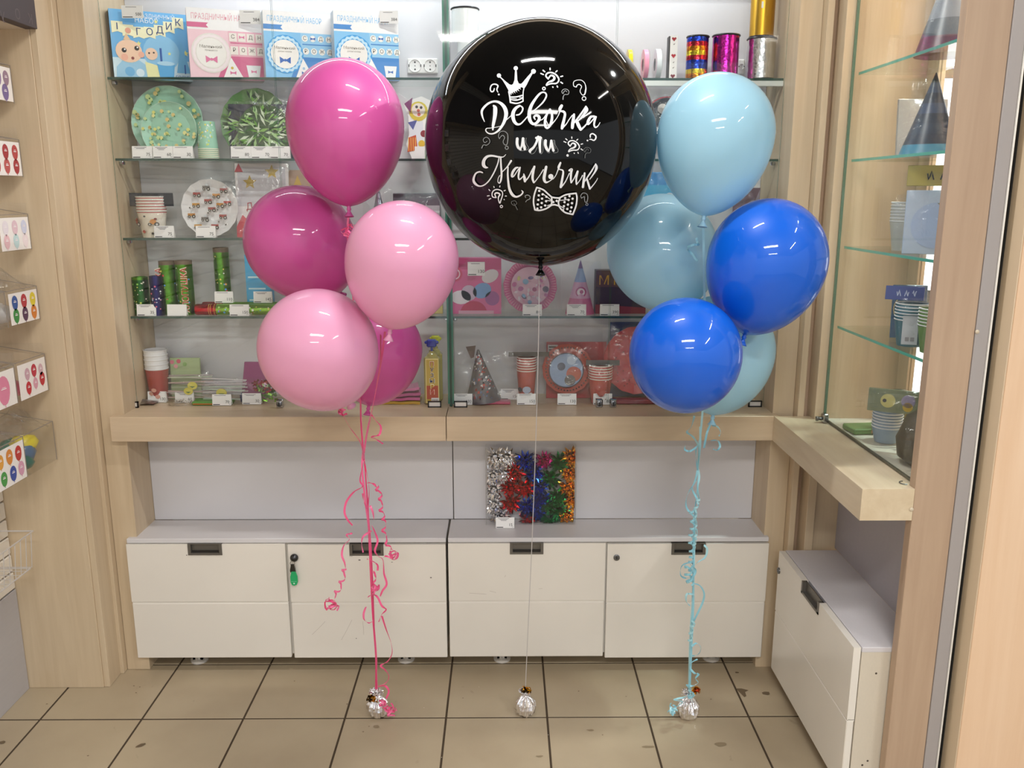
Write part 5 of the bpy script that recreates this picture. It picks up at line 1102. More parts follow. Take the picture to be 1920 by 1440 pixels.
def d_red(m, R): m.ring(0, 0, R*.93, R*.985, K('#a8283c'), 3, 40); m.disc(-R*.2, R*.45, R*.22, K('#d4d0cc'), 4); m.disc(R*.2, R*.3, R*.3, K('#3a5a5c'), 3); m.disc(0, -R*.2, R*.35, K('#8c4a54'), 3)
plate(1250, 224, 42, 2.72, 'dark paper plate with a red rim between the black and the light blue balloon', [K('#3c4450'), K('#4a4c58'), d_red], z=z2, film=1.1)
def d_bl(m, W, H): m.rect(0, H*.62, W, H*.8, K('#5ab4e0'), 2); m.disc(W*.35, H*.36, W*.32, K('#3c7cc4'), 2); m.shape([(W*.15, H*.52), (W*.4, H*.56), (W*.3, H*.38)], K('#4a2c6a'), 3); m.disc(W*.6, H*.60, W*.12, K('#e4ecf4'), 3)
pack(1205, 1285, 322, 2.74, z3, .01, 'blue party pack in the gap between the black and light blue balloons', 'party pack', '#4a94d4', d_bl, film=1.05)
def d_f(m, W, H): m.shape([(0, H*.3), (W*.8, H*.7), (W, H), (0, H)], K('#5c3a4c'), 2); m.shape([(W*.2, 0), (W*.9, 0), (W*.5, H*.5)], K('#c8bcc8'), 3); m.disc(W*.5, H*.5, W*.14, K('#8a3048'), 4)
pack(1372, 1420, 352, 2.73, z3, .02, 'small dark foil packet above the royal blue balloon', 'party pack', '#8a7c8c', d_f, film=1.15, seed=21, rot=-.2)
# packs seen between pink balloons
pack(738, 825, 362, 2.715, z3, .05, 'pack with a dark header card seen between the pale pink and black balloons', 'party pack', '#57555e', lambda m, W, H: (m.rect(0, 0, W, H*.72, K('#b8b4ba'), 2), m.rect(W*.5, H*.55, W, H*.6, K('#dcdce0'), 3)), film=1.1, seed=31)
t = thing('party_hat', 'silvery cone hat in cellophane peeping out under the topmost magenta balloon', 'party hat', pt(712, 2.72, z3), 'cone party hats')
HH = onY(712, 352, 2.72).z-z3
m = MB(); m.lathe([(.036, 0), (.002, HH)], foil('pale_foil', '#b9b6c8', .3, 25, .5), 24); m.build('cone', t, local=True, smooth=True); m = MB(); m.plane((-.01, -.028, .02)); m.n = Vector((0, -1, 0)); m.disc(0, 0, .012, K('#c8b44a'), 3); m.disc(.014, .03, .010, K('#4a5ca8'), 3); m.build('print', t, local=True); film_on(t, .09, HH, -.04, 0, 33)

# --- fourth shelf: confetti crackers
GRF = foil('green_cracker_foil', '#5f9c34', .3, 50, .25); NVF = foil('navy_cracker_foil', '#2c2c6c', .3, 50, .2); DGF = foil('dark_green_foil', '#2f6c34', .3, 50, .3); RDF = foil('red_cracker_foil', '#c02a34', .25, 40, .2); LGF = foil('lime_cracker_foil', '#8fc048', .3, 50, .3)
def cracker(x0, x1, yt, Y, z, key, label, lettering=None, cap=None, lx=0, dots=None):
    p, W, H = span(x0, x1, yt, Y, z); R = W/2; t = thing('confetti_cracker', label, 'party cracker', p, 'confetti crackers on the lowest glass shelf')
    m = MB(); m.lathe([(R, 0), (R, H*.93)], key, 24); m.build('tube', t, local=True, smooth=True)
    m = MB(); m.lathe([(R*.99, H*.93), (R*.99, H), (R*.8, H), (R*.8, H*.97), (0, H*.97)], cap or K('#6a5a3c'), 24, cap=False)
    for k in range(9): a = k*2*PI/9; m.lathe([(.0001, -.0003), (R*.16, -.0003)], K('#d8ccb0'), 8, (R*1.0*math.cos(a)*0, 0, 0), 'z') if False else None
    m.build('end_cap', t, local=True, smooth=True)
    m = MB()
    if lettering:
        s_ = H*.155
        m.plane((lx*R, -R*math.cos(lx*.9)-.0006, H*.47), (0, 0, 1), (-1, 0, 0)); m.n = Vector((0, -1, 0))
        m.text(lettering, 0, 0, s_*1.12, K('#f2e8d0'), 3, sx=.95, maxw=H*.84); m.text(lettering, 0, 0, s_, K('#c8282c'), 6, sx=.93, maxw=H*.80)
    if dots:
        rn = random.Random(int(x0))
        for k in range(dots[1]): cyl(m, R, rn.uniform(-R, R)*1.1, rn.uniform(.1, .88)*H, rn.uniform(.0015, .0035), K(rn.choice(dots[0])), 2, 6)
    if lettering or dots: m.build('print', t, local=True)
    return t, R, H
MC = ['#e8e070', '#d84a4a', '#5aa0e0', '#f0f0e8', '#a8d870']
cracker(254, 283, 519, 2.69, z4, DGF, 'short dark green confetti cracker at the left end of the shelf', dots=(['#e8e8d0', '#8ad05c', '#c8dc60'], 26), cap=GRF)
cracker(286, 310, 517, 2.675, z4, NVF, 'navy blue confetti cracker with small silver print', dots=(['#b8bcd8', '#d8d8e8', '#e06a8a'], 22), cap=NVF)
cracker(306, 337, 489, 2.70, z4, GRF, 'tall green confetti cracker, its red lettering turned to the left', 'ХЛОПУШКА', C('#6b5a48', .5), -.78, (MC, 14))
cracker(336, 367, 488, 2.69, z4, GRF, 'tall green confetti cracker with red lettering facing the front', 'ХЛОПУШКА', C('#6b5a48', .5), .35, (MC, 14))
cracker(408, 436, 464, 2.75, z4, GRF, 'green confetti cracker standing alone further back', None, C('#6b5a48', .5), 0, (MC, 26))
for k, (dy, dz, lb) in enumerate(((0, 0, 'lying red and lime confetti cracker at the front of the shelf'), (.036, .002, 'lying red and lime confetti cracker behind the front one'))):
    a = pt(368, 2.672, z4); b = pt(540, 2.672, z4); R = .0175; L = b.x-a.x
    t = thing('confetti_cracker', lb, 'party cracker', (a.x+k*.01, 2.676+dy, z4+dz), 'confetti crackers on the lowest glass shelf')
    m = MB(); m.lathe([(R, L*.22), (R, L)], LGF, 24, (0, 0, R), 'x'); m.build('tube', t, local=True, smooth=True)
    m = MB(); m.lathe([(R*.96, 0), (R*1.02, .004), (R*1.02, L*.13), (R*.98, L*.14), (R*1.02, L*.15), (R*1.01, L*.23)], RDF, 24, (0, 0, R), 'x')
    for q in (.15, .17, .21): m.lathe([(R*1.03, L*q), (R*1.03, L*q+.001)], K('#e8c860'), 24, (0, 0, R), 'x', cap=False)
    m.build('red_grip', t, local=True, smooth=True)
    m = MB(); rn = random.Random(40+k)
    for q in range(60):
        th = rn.uniform(-1.3, .6); x = L*rn.uniform(.25, .98); r_ = rn.uniform(.0015, .004)
        vs_ = [(x+r_*math.cos(g_), -(R+.0006)*math.cos(th+r_/R*math.sin(g_)), R-(R+.0006)*math.sin(-th-r_/R*math.sin(g_))) for g_ in [i*PI/3 for i in range(6)]]; m.add(vs_, [tuple(range(6))], K(rn.choice(MC+['#3c8a3a'])))
    m.plane((L*.88, -R-.0008, R)); m.disc(0, .002, .010, K('#f0ee90'), 3); m.rect(-.004, -.004, -.001, .008, INK2, 5); m.rect(.001, -.004, .004, .008, INK2, 5)
    m.build('print', t, local=True)
gbox(465, 510, 478, 2.74, z4, .04, 'bright cyan box half hidden by a magenta balloon', front='#38a4d8', side='#2c8cc0', deco=lambda m, W, H: [m.rect(W*.1, H*v, W*.8, H*(v+.03), K('#c8e8f4'), 2) for v in (.2, .4, .6)])
# pieces at the right end of this bay (behind the pale pink balloon)
pack(790, 830, 560, 2.70, z4, .03, 'yellow printed packet at the right end of the lowest glass shelf, left bay', 'party pack', '#c8b45c', None, film=1.2, seed=51)
# gift box (pink) and neighbours in the right bay
def d_pink(m, W, H):
    m.rect(0, H*.80, W, H, K('#c44a80'), 1); m.disc(W*.62, H*.42, H*.17, K('#7aa4d8'), 2, 16, .8, .4); m.disc(W*.36, H*.38, H*.14, K('#c8b0c8'), 2); m.disc(W*.2, H*.3, H*.18, K('#e4dce4'), 2, 16, .7); m.disc(W*.82, H*.28, H*.13, K('#a85a9c'), 2); m.disc(W*.78, H*.68, H*.16, K('#ded8dc'), 2, 16, .7, .5)
    m.disc(W*.08, H*.72, H*.14, K('#d04a74'), 2); m.ring(W*.08, H*.72, H*.08, H*.10, K('#f0d0dc'), 3); m.shape([(W*.45+H*.24*math.cos(q*PI/12), H*.015+H*.22*math.sin(q*PI/12)) for q in range(13)], K('#c02c58'), 4); m.rect(W*.15, 0, W*.85, H*.06, K('#d8a0b8'), 5)
gbox(846, 940, 484, 2.70, z4, .05, 'bright pink party bag with pastel blobs at the left end of the right bay', front='#d85a94', side='#b04878', deco=d_pink, name='gift_bag')
p = pt(895, 2.665, z4); box_label(877, 909, 491, 517, '130', 'white price card reading 130 stuck on the pink party bag', 2.69)
def d_pk(m, R):
    rn = random.Random(77); m.disc(0, 0, R*.72, K('#e8b8cc'), 1, 30)
    for k in range(60): a = 2*PI*k/60; m.shape([(R*.76*math.cos(a), R*.76*math.sin(a)), (R*.97*math.cos(a-.015), R*.97*math.sin(a-.015)), (R*.97*math.cos(a+.02), R*.97*math.sin(a+.02))], K('#f0a8c4'), 2)
    for k in range(34): a = rn.uniform(0, 2*PI); r = R*math.sqrt(rn.random())*.68; m.disc(r*math.cos(a), r*math.sin(a), R*rn.uniform(.05, .12), K(rn.choice(['#c86aa4', '#f0e0e8', '#7a5a9c', '#d8d060', '#8cb8dc', '#b03c70', '#e8a0bc', '#5a3a5c'])), 3+k % 9, 9, rn.uniform(.5, 1), rn.uniform(0, 3))
plate(994, 537, 50, 2.71, 'bright pink fluted paper plate with a crowded pastel centre', [K('#dc5c98', .35), K('#e4a0c0'), d_pk], z=z4, film=1.14, seed=61)
t = thing('party_hat', 'pink cone party hat with blue swirls under the black balloon', 'party hat', pt(1087, 2.71, z4), 'cone party hats')
HH = onY(1083, 488, 2.71).z-z4; m = MB(); R = .046
for a, b, k in ((0, .30, '#d05a90'), (.30, .60, '#dba0c4'), (.60, .85, '#8fa8d8'), (.85, 1, '#7a5a9c')): m.lathe([(R*(1-a)+.001, HH*a), (R*(1-b)+.001, HH*b)], K(k, .35), 28, cap=(a == 0))
m.build('cone', t, local=True, smooth=True); m = MB(); m.plane((0, -R*.62, HH*.42)); m.n = Vector((0, -1, 0)); m.ring(0, 0, .013, .017, K('#b03478'), 3); m.disc(0, 0, .012, K('#f0e4ec'), 2); m.disc(.002, .001, .006, K('#c0508c'), 4); m.build('print', t, local=True); film_on(t, .12, HH*1.0, -R-.004, 0, 63)
def d_M(m, W, H): m.rect(0, 0, W, H*.62, K('#3a2430'), 1); m.shape([(0, 0), (W, 0), (W, H*.14), (0, H*.22)], K('#8c2c34'), 2); m.text('М', W*.16, H*.76, H*.30, K('#c89a28'), 3); m.text('М', W*.45, H*.76, H*.30, K('#c89a28'), 3); m.disc(W*.8, H*.5, H*.2, K('#7a3c34'), 2)
gbox(1116, 1210, 507, 2.70, z4, .05, 'dark brown box with large yellow letters behind the light blue balloon', front='#5c3a34', side='#4a2c2c', deco=d_M)
# --- case floor, left bay
ZF = ZC
cups(278, 321, 655, 2.72, ZF, 5, '#a44a44', 'stack of red paper cups with white lids at the left end of the case floor', rim='#e9e8ea', film=False, rimh=.015, col2='#e4e3e5', deco=lambda m, R, b, H: [cyl(m, R*.85, u, v, .007, K('#d8a090'), 2, 8, 5) for u, v in ((-.01, .03), (.008, .02), (.0, .042))])
def straws(x0, x1, py, Y, z, n, cols, label, smile=None, seed=1, name='cutlery_pack', H=.03):
    a = pt(x0, Y, z); b = pt(x1, Y, z); t = thing(name, label, 'party pack', ((a.x+b.x)/2, Y, z), 'packs lying on the case floor'); L = b.x-a.x; rn = random.Random(seed)
    for k in range(n):
        y = -.02+.045*rn.random(); zz_ = .003+H*k/n; m = MB(); a_ = rn.uniform(-.14, .14)
        m.box(-L/2, L/2, y-.003, y+.003, zz_, zz_+.0022, K(cols[k % len(cols)])); 
        for q in range(len(m.v)): v = m.v[q]; m.v[q] = Vector((v.x, v.y+v.x*a_*.5, max(.0005, v.z+v.x*a_*.35+(.01 if k % 3 == 0 else 0))))
        m.build('stick', t, local=True)
    if smile:
        for u, v, s_ in smile:
            m = MB(); m.plane((u*L, -.028, v)); m.n = Vector((0, -1, 0)); m.prism([(s_*math.cos(q*PI/8), s_*.8*math.sin(q*PI/8)) for q in range(16)], .002, K('#cfc23c')); m.disc(0, 0, s_*.93, K('#d8cc48'), 2, 16, .8); m.shape([(-s_*.6, -s_*.1), (s_*.6, -s_*.1), (0, -s_*.45)], K('#5c7a34'), 4); m.build('smiling_face_card', t, local=True)
    film_on(t, L*1.05, H+.02, -.032, 0, seed, n=10)
    return t, L
straws(318, 400, 700, 2.715, ZF, 12, ['#d8b8b4', '#c8d0b8', '#e0d8d0', '#b8a8a8'], 'pack of pale sticks with a smiling yellow face beside the white-lidded cups', [(.12, .056, .016), (.02, .038, .015)], 3, H=.085)
straws(385, 462, 690, 2.700, ZF, 14, ['#e4dfe0', '#d0c8d0', '#c8d8c8', '#dcd2d4'], 'pack of white sticks with a yellow smiling face next to the glittering one', [(-.02, .036, .017)], 4, H=.066)
pack(322, 378, 672, 2.735, ZF, .01, 'green and pink floral card behind the stick packs', 'party pack', '#a8b88c', lambda m, W, H: [m.disc(W*u, H*v, W*.07, K(k), 2) for u, v, k in ((.08, .9, '#d87a8c'), (.2, .8, '#e0a0a8'), (.5, .85, '#8cac6c'), (.3, .92, '#c8566c'))])
p = pt(397, 2.655, ZF); t = thing('napkin_pack', 'flat green and orange napkin pack lying at the front of the case floor', 'party pack', (p.x, 2.672, ZF), 'packs lying on the case floor')
m = MB(); m.box(-.062, .062, -.022, .03, 0, .012, K('#5c9440', .35), bev=.003); m.box(-.058, .062, -.0225, -.02, .003, .006, K('#c86a34'), bev=0); m.build('napkins', t, local=True)
t = thing('glitter_pack', 'pack of glittering blue, red and green foil shreds on the case floor', 'party pack', pt(486, 2.69, ZF), 'packs lying on the case floor'); rn = random.Random(4)
for nm, key, x0_, x1_, z0_, z1_ in (('blue_shreds', FBLU, -.055, .01, .004, .028), ('green_shreds', LGF, .0, .06, .01, .06), ('red_shreds', RDF, -.01, .06, .04, .075)):
    m = MB()
    for k in range(70):
        c = Vector((rn.uniform(x0_, x1_), rn.uniform(-.02, .0), rn.uniform(z0_, z1_))); d = Vector((rn.uniform(-1, 1), rn.uniform(-.4, .4), rn.uniform(-1, 1))).normalized()*.006; e = d.orthogonal().normalized()*.003
        q_ = [c-d-e, c-d+e, c+d+e, c+d-e]
        for v in q_: v.z = max(v.z, .001)
        m.add(q_, [(0, 1, 2, 3)], key)
    o = m.build(nm, t, local=True); o['kind'] = 'stuff'
film_on(t, .14, .085, -.03, 0, 44)
t = thing('foil_packet', 'flat silvery packet lying left of the cups at the front', 'party pack', pt(268, 2.675, ZF), 'packs lying on the case floor')
m = MB(); N = 6
V = [Vector(((i/N-.5)*.09, (j/N-.5)*.05, .003+.010*max(0, 1-abs(i/N-.5)*2)*max(0, 1-abs(j/N-.5)*2)+.004*random.random())) for i in range(N+1) for j in range(N+1)]
m.add(V, [(i*(N+1)+j, (i+1)*(N+1)+j, (i+1)*(N+1)+j+1, i*(N+1)+j+1) for i in range(N) for j in range(N)], foil('dull_silver', '#a9a6a8', .35, 30, .5)); m.build('packet', t, local=True)
t = thing('clear_packet', 'small clear packet of silver confetti at the front', 'party pack', pt(341, 2.668, ZF), 'packs lying on the case floor')
m = MB(); rn = random.Random(14)
for k in range(60): c = Vector((rn.uniform(-.03, .03), rn.uniform(-.015, .02), rn.uniform(.002, .012))); m.add([c, c+Vector((.004, .001, .001)), c+Vector((.001, .003, .003))], [(0, 1, 2)], FSIL)
o = m.build('confetti', t, local=True); o['kind'] = 'stuff'; film_on(t, .075, .018, -.02, 0, 45)
pack(452, 500, 676, 2.745, ZF, .012, 'purple-pink folded pack behind the glittering one', 'party pack', '#9c4a7c', None, seed=3, lean=.5)
# folded tablecloths and bubble bottles
for k, (dx, dz, key, lb, w_) in enumerate(((-.03, 0, '#c8a038', 'yellow folded tablecloth at the bottom of the pile', .17), (-.02, .009, '#c85a94', 'pink folded tablecloth lying on the yellow one', .16), (.0, .020, '#b84a88', 'deep pink folded tablecloth in the pile beside the bubble bottles', .15), (.01, .033, '#d070a4', 'topmost pink folded tablecloth beside the bubble bottles', .13))):
    p = pt(745, 2.69, ZF); t = thing('folded_tablecloth', lb, 'tablecloth', (p.x+dx*.3, 2.70, ZF+dz), 'folded tablecloths on the case floor', (0, 0, .05*k))
    m = MB(); N = 8; V = []
    for s_ in (0, 1):
        for i in range(N+1):
            for j in range(4): x = (i/N-.5)*w_; y = (j/3-.5)*.075; V.append(Vector((x, y, (.0085 if s_ else 0)+(.004*k*i/N)+.0012*math.sin(i*2.1+k))))
    n0 = (N+1)*4; I = lambda s_, i, j: s_*n0+i*4+j; f_ = []
    for i in range(N):
        for j in range(3): f_ += [(I(1, i, j), I(1, i+1, j), I(1, i+1, j+1), I(1, i, j+1)), (I(0, i, j), I(0, i, j+1), I(0, i+1, j+1), I(0, i+1, j))]
        f_ += [(I(0, i, 0), I(0, i+1, 0), I(1, i+1, 0), I(1, i, 0)), (I(0, i+1, 3), I(0, i, 3), I(1, i, 3), I(1, i+1, 3))]
    for j in range(3): f_ += [(I(0, 0, j), I(1, 0, j), I(1, 0, j+1), I(0, 0, j+1)), (I(0, N, j+1), I(1, N, j+1), I(1, N, j), I(0, N, j))]
    m.add(V, f_, C(key, .25, coat=.5)); m.build('fold', t, local=True)
def bubble(x0, x1, yt, Y, capk, label, front=True):
    p, W, H = span(x0, x1, yt, Y, ZF); t = thing('bubble_bottle', label, 'bottle', p, 'soap bubble bottles'); hb_ = H*.80; a = W/2
    LQ = C('#a89c5c', .12, coat=.8)
    m = MB(); m.box(-a, a, -a*.8, a*.8, 0, hb_*.93, LQ, bev=.006); m.lathe([(a*.85, hb_*.90), (a*.6, hb_*.97), (a*.35, hb_), (a*.35, hb_*1.03)], LQ, 20, cap=False); m.build('bottle_body', t, local=True)
    ck = C(capk, .35, coat=.3); m = MB(); m.lathe([(a*.16, hb_*.95), (a*.16, H*.88)], ck, 10); m.box(-a*.62, a*.62, -a*.4, a*.4, H*.88, H, ck, bev=.004); m.box(-a*.9, a*.9, -a*.3, a*.3, H*.93, H*.975, ck, bev=.003); m.build('cap', t, local=True)
    if front:
        m = MB(); y = -a*.8-.0004; m.plane((0, y, 0)); m.rect(-a*.78, H*.03, a*.9, H*.72, K('#e8d890'), 1); m.rect(-a*.68, H*.05, a*.8, H*.70, K('#c8a848'), 2); m.rect(-a*.68, H*.09, a*.8, H*.30, K('#b4401f'), 3); m.rect(-a*.1, H*.02, a*.9, H*.11, WHT, 4)
        for k in range(9): m.rect(a*(.0+.09*k), H*.04, a*(.03+.09*k), H*.09, INK2, 5)
        for k, (ch, col) in enumerate((('П', '#b8242c'), ('У', '#1c3c7c'), ('З', '#1c3c7c'), ('Ы', '#1c3c7c'), ('Р', '#e8c83c'), ('И', '#d02838'))): m.text(ch, a*.05, H*(.635-.088*k), H*.105, K('#f6ecd0'), 6, sx=1.1); m.text(ch, a*.05, H*(.635-.088*k), H*.085, K(col), 9, sx=1.1)
        m.build('printed_sticker', t, local=True)
bubble(797, 826, 636, 2.675, '#2a3aa0', 'soap bubble bottle with a blue cap and vertical lettering')
bubble(806, 831, 629, 2.72, '#c8cc30', 'soap bubble bottle with a yellow-green cap behind the blue-capped one', False)
# --- case floor, right bay
t = thing('party_hat', 'dark cone party hat in a shiny cellophane bag at the left of the right bay', 'party hat', pt(907, 2.70, ZF), 'cone party hats'); HH = onY(885, 655, 2.70).z-ZF
m = MB(); m.T = Matrix.Shear('XY', 4, (-.10, 0)) if False else Matrix.Rotation(-.10, 4, 'Y'); m.lathe([(.058, .004), (.003, HH)], K('#5a5458', .4), 28, cap=True); m.build('cone', t, local=True, smooth=True)
m = MB(); rn = random.Random(66)
for k in range(95):
    v = rn.uniform(.06, .9)*HH; th = rn.uniform(-1.1, 1.1); R = .058-.055*v/HH+.0016; q = rn.uniform(.003, .008)*(1-v/HH*.5)
    m.add([(R*math.sin(th+s1_*q/R*.7)-.10*v, -R*math.cos(th+s1_*q/R*.7), v+s2_*q) for s1_, s2_ in ((-1, -1), (1, -.6), (.8, 1), (-.7, .7))], [(0, 1, 2, 3)], K(rn.choice(['#b03a30', '#d8d4d0', '#8c2c28', '#3a3438', '#c0504a', '#6c7a9c', '#e8e4e0'])))
m.build('print', t, local=True); film_on(t, .19, HH*1.02, -.055, 0, 71, amp=.012, n=16)
m = MB(); m.plane((-.034, -.01, HH*.93)); m.prism([(-.022, .022), (.010, .026), (.004, -.012), (-.006, -.016)], .001, K('#5c4a44')); m.build('header_card', t, local=True)
m = MB(); m.box(-.03, .075, -.05, -.02, 0, .010, K('#c04a68', .35), bev=.002); o = m.build('napkin_pack', loc=pt(912, 2.67, ZF)) if False else None
p = pt(925, 2.665, ZF); t = thing('napkin_pack', 'flat pink napkin pack lying in front of the cone hat', 'party pack', p, 'packs lying on the case floor'); m = MB(); m.box(-.055, .055, -.008, .03, 0, .009, K('#c85a78', .3), bev=.002); m.build('napkins', t, local=True)
def dc_min(m, R, b, H):
    for u, v, r_, k in ((0, .045, .012, '#b4bcd0'), (-.012, .03, .007, '#c04038'), (.012, .03, .006, '#e8e4e4'), (0, .022, .010, '#4a3c48'), (-.02, .045, .008, '#3c3440')): cyl(m, R*.88, u, v, r_, K(k), 2, 10, 3)
cups(968, 1006, 668, 2.70, ZF, 6, '#b0483c', 'stack of red and grey paper cups under a long dark header card', deco=dc_min, rimh=.0085, header=('#57524e', -.058, .072, 1.0, 1.10), seed=73)
def d_rb(m, R):
    rn = random.Random(8)
    for k in range(44): a = 2*PI*k/44; m.disc(R*.86*math.cos(a), R*.86*math.sin(a), R*.035, K('#3c2428'), 3, 6)
    m.disc(-R*.05, -.05*R, R*.68, K('#8fa4c4'), 3, 30); m.ring(-R*.05, -.05*R, R*.66, R*.70, K('#3a3040'), 4, 36); m.disc(R*.25, -.2*R, R*.30, K('#b8553c'), 5); m.disc(R*.1, -.45*R, R*.22, K('#5c5450'), 6); m.disc(-R*.25, .1*R, R*.16, K('#4a5068'), 6); m.disc(.15*R, .35*R, R*.18, K('#bccce0'), 6)
plate(1064, 692, 47, 2.715, 'red-rimmed fluted paper plate with a pale blue centre in a clear bag', [K('#b84a3c', .35), K('#9c6a64'), d_rb], z=ZF, film=1.2, seed=75)
p, W, H = span(1024, 1135, 642, 2.745, ZF); t = thing('napkin_pack', 'dark red square pack standing behind the blue-centred plate', 'party pack', p, None, (-.05, 0, 0)); m = MB(); m.box(-W/2, W/2, 0, .006, 0, H, K('#a8343c')); m.plane((-W/2, -.0003, 0)); m.rect(W*.02, H*.76, W*.19, H*.95, K('#cfcac8'), 2); [m.rect(W*.04, H*(.80+.05*q), W*.16, H*(.825+.05*q), INK2, 4) for q in range(3)]; m.build('card', t, local=True)
cups(1102, 1147, 683, 2.685, ZF, 6, '#b8423a', 'stack of plain red dotted paper cups under a grey header card', rimh=.0085, header=('#5c5a5c', -.048, .060, .98, 1.12), seed=77, deco=lambda m, R, b, H: [cyl(m, R*.88, u, v, .0018, K('#5c2420'), 2, 6, 3) for u, v in ((-.015, .02), (.0, .03), (.014, .018), (-.006, .045), (.012, .048), (.004, .012), (-.018, .04))])
def d_rd(m, R):
    rn = random.Random(18)
    for k in range(40): a = rn.uniform(0, 2*PI); r = R*math.sqrt(rn.random())*.95; m.disc(r*math.cos(a), r*math.sin(a), R*.02, K('#5c2028'), 3, 6)
plate(1196, 676, 64, 2.72, 'large red paper plate with dark dots beside the royal blue balloon', [K('#b83c44', .3), K('#c0444a', .3), d_rd], z=ZF, film=1.04, seed=79)
pack(1142, 1215, 605, 2.765, ZF, .006, 'navy blue pack behind the large red plate', 'party pack', '#3a4470', None, film=1.05, seed=81)
t = thing('napkin_pack', 'dark red pack lying under the large red plate', 'party pack', pt(1185, 2.664, ZF), 'packs lying on the case floor'); m = MB(); m.box(-.065, .09, -.006, .03, 0, .014, K('#8c3440', .3), bev=.003); m.build('napkins', t, local=True); film_on(t, .15, .022, -.012, 0, 82)
# --- price cards
for px, z, pr, lb, kw in (
    (267, z2, '75', 'card reading 75 at the left end of the second shelf', {}), (306, z2, '60', 'middle card of three below the mint plates, reading 60', {}), (343, z2, '30', 'card nearest the mint cups, reading 30', {}),
    (452, z2, '80', 'card reading 80 in front of the palm leaf plates', {}), (490, z2, '70', 'left one of the cards reading 70 under the palm leaf plates', {}), (525, z2, '70', 'right one of the cards reading 70 next to the top magenta balloon', {}), (787, z2, '', 'small blank card at the clown cut-out', dict(w_=.03)),
    (308, z3, '75', 'card reading 75 in front of the tractor cups', {}), (386, z3, '75', 'card reading 75 in front of the tractor plate', {}),
    (275, z4, '35', 'card reading 35 in front of the short green cracker', {}), (332, z4, '', 'blank card in front of the tall green crackers', {}), (449, z4, '150', 'card reading 150 in front of the lying crackers', dict(Y=2.650)),
    (998, z4, '80', 'card reading 80 in front of the pink fluted plate', {}), (1081, z4, '70', 'card reading 70 in front of the pink cone hat', {}), (1143, z4, '390', 'card reading 390 in front of the dark brown box', {}),
    (868, ZF, '130', 'card reading 130 at the dark cone hat', {}), (956, ZF, '150', 'card reading 150 lying further back beside the cone hat', dict(Y=2.72)), (987, ZF, '150', 'card reading 150 in front of the red and grey cups', {}), (1063, ZF, '130', 'card reading 130 in front of the blue-centred plate', {}), (1130, ZF, '80', 'card reading 80 behind the twin chrome locks', {}), (1384, ZF, '75', 'card reading 75 at the right end of the case floor', dict(rot=.3)),
    (295, ZF, '130', 'card reading 130 in front of the white-lidded cups', dict(Y=2.690)), (346, ZF, '60', 'card reading 60 on the smiling face packs', dict(Y=2.688)), (416, ZF, '70', 'card reading 70 on the green napkin pack', dict(Y=2.648)), (472, ZF, '30', 'card reading 30 on the glittering pack', dict(Y=2.662)), (947, .4620, '15', 'card reading 15 in front of the bow box', dict(Y=2.600))):
    t = price_tag(px, z, pr, 'white price '+lb if lb.startswith('card') else 'white price card: '+lb, **kw)
# cards standing higher: raise those that lean on goods
for px, py, pr, lb in ((420, 553, '110', 'white price card reading 110 on the lying crackers'), (493, 553, '145', 'white price card reading 145 on the lying crackers by the magenta balloon')):
    q = onY(px, py, 2.688); t = price_tag(px, z4+.036, pr, lb, Y=2.688, w_=.058)
# --- side case contents
def hat2(px, zi, Y, R, H, label, cols, seed, X=1.07):
    z = SHZ2[zi]; t = thing('party_hat', label, 'party hat', (X, Y, z), 'cone party hats'); m = MB()
    n = len(cols)
    for k, c in enumerate(cols): a, b = k/n, (k+1)/n; m.lathe([(R*(1-a)+.001, H*a), (R*(1-b)+.001, H*b)], K(c, .35), 24, cap=(k == 0))
    m.build('cone', t, local=True, smooth=True); film_on(t, R*2.6, H, -R-.008, 0, seed, amp=.01); return t
hat2(0, 0, 2.17, .070, .24, 'tall grey-blue cone hat on the topmost shelf of the side case', ['#6c4a5c', '#5a6470', '#8c94a0', '#9aa2ac', '#a4acb4', '#a8aeb6'], 101, 1.06)
t_ = hat2(0, 1, 2.19, .068, .195, 'dark blue striped cone hat on the second shelf of the side case', ['#4a90b0', '#26344c', '#2c3c54', '#1e3048', '#34486a', '#1e3048', '#34486a', '#1c2430'], 102, 1.052)
def card2(X, Y, zi, W, H, label, front, deco=None, rot=-.5, film=1.05, seed=1, cat='party pack', name='party_pack', z=None):
    t = thing(name, label, cat, (X, Y, SHZ2[zi] if z is None else z), None, (-.10, 0, rot)); m = MB(); m.box(-W/2, W/2, 0, .008, 0, H, K(front, .4), bev=.001); m.plane((-W/2, -.0003, 0)); deco and deco(m, W, H); m.build('printed_card', t, local=True); film and film_on(t, W*film, H, -.01, 0, seed, amp=.008); return t
card2(1.10, 2.33, 1, .13, .15, 'grey card with dark handwriting behind the striped hat', '#a8a39c', lambda m, W, H: (m.text('Party', W*.45, H*.42, .04, K('#4a4644'), 3, 1.3), m.text('Cap', W*.75, H*.45, .04, K('#4a4644'), 3, 1.3)), 0, seed=111)
card2(1.13, 2.12, 1, .06, .13, 'round pale foil balloon pack at the near end of the second side shelf', '#a8b0b8', None, -.3, seed=112)
card2(1.13, 2.10, 0, .06, .16, 'pale lilac pack at the near end of the topmost side shelf', '#c8c8d4', None, -.3, seed=113)
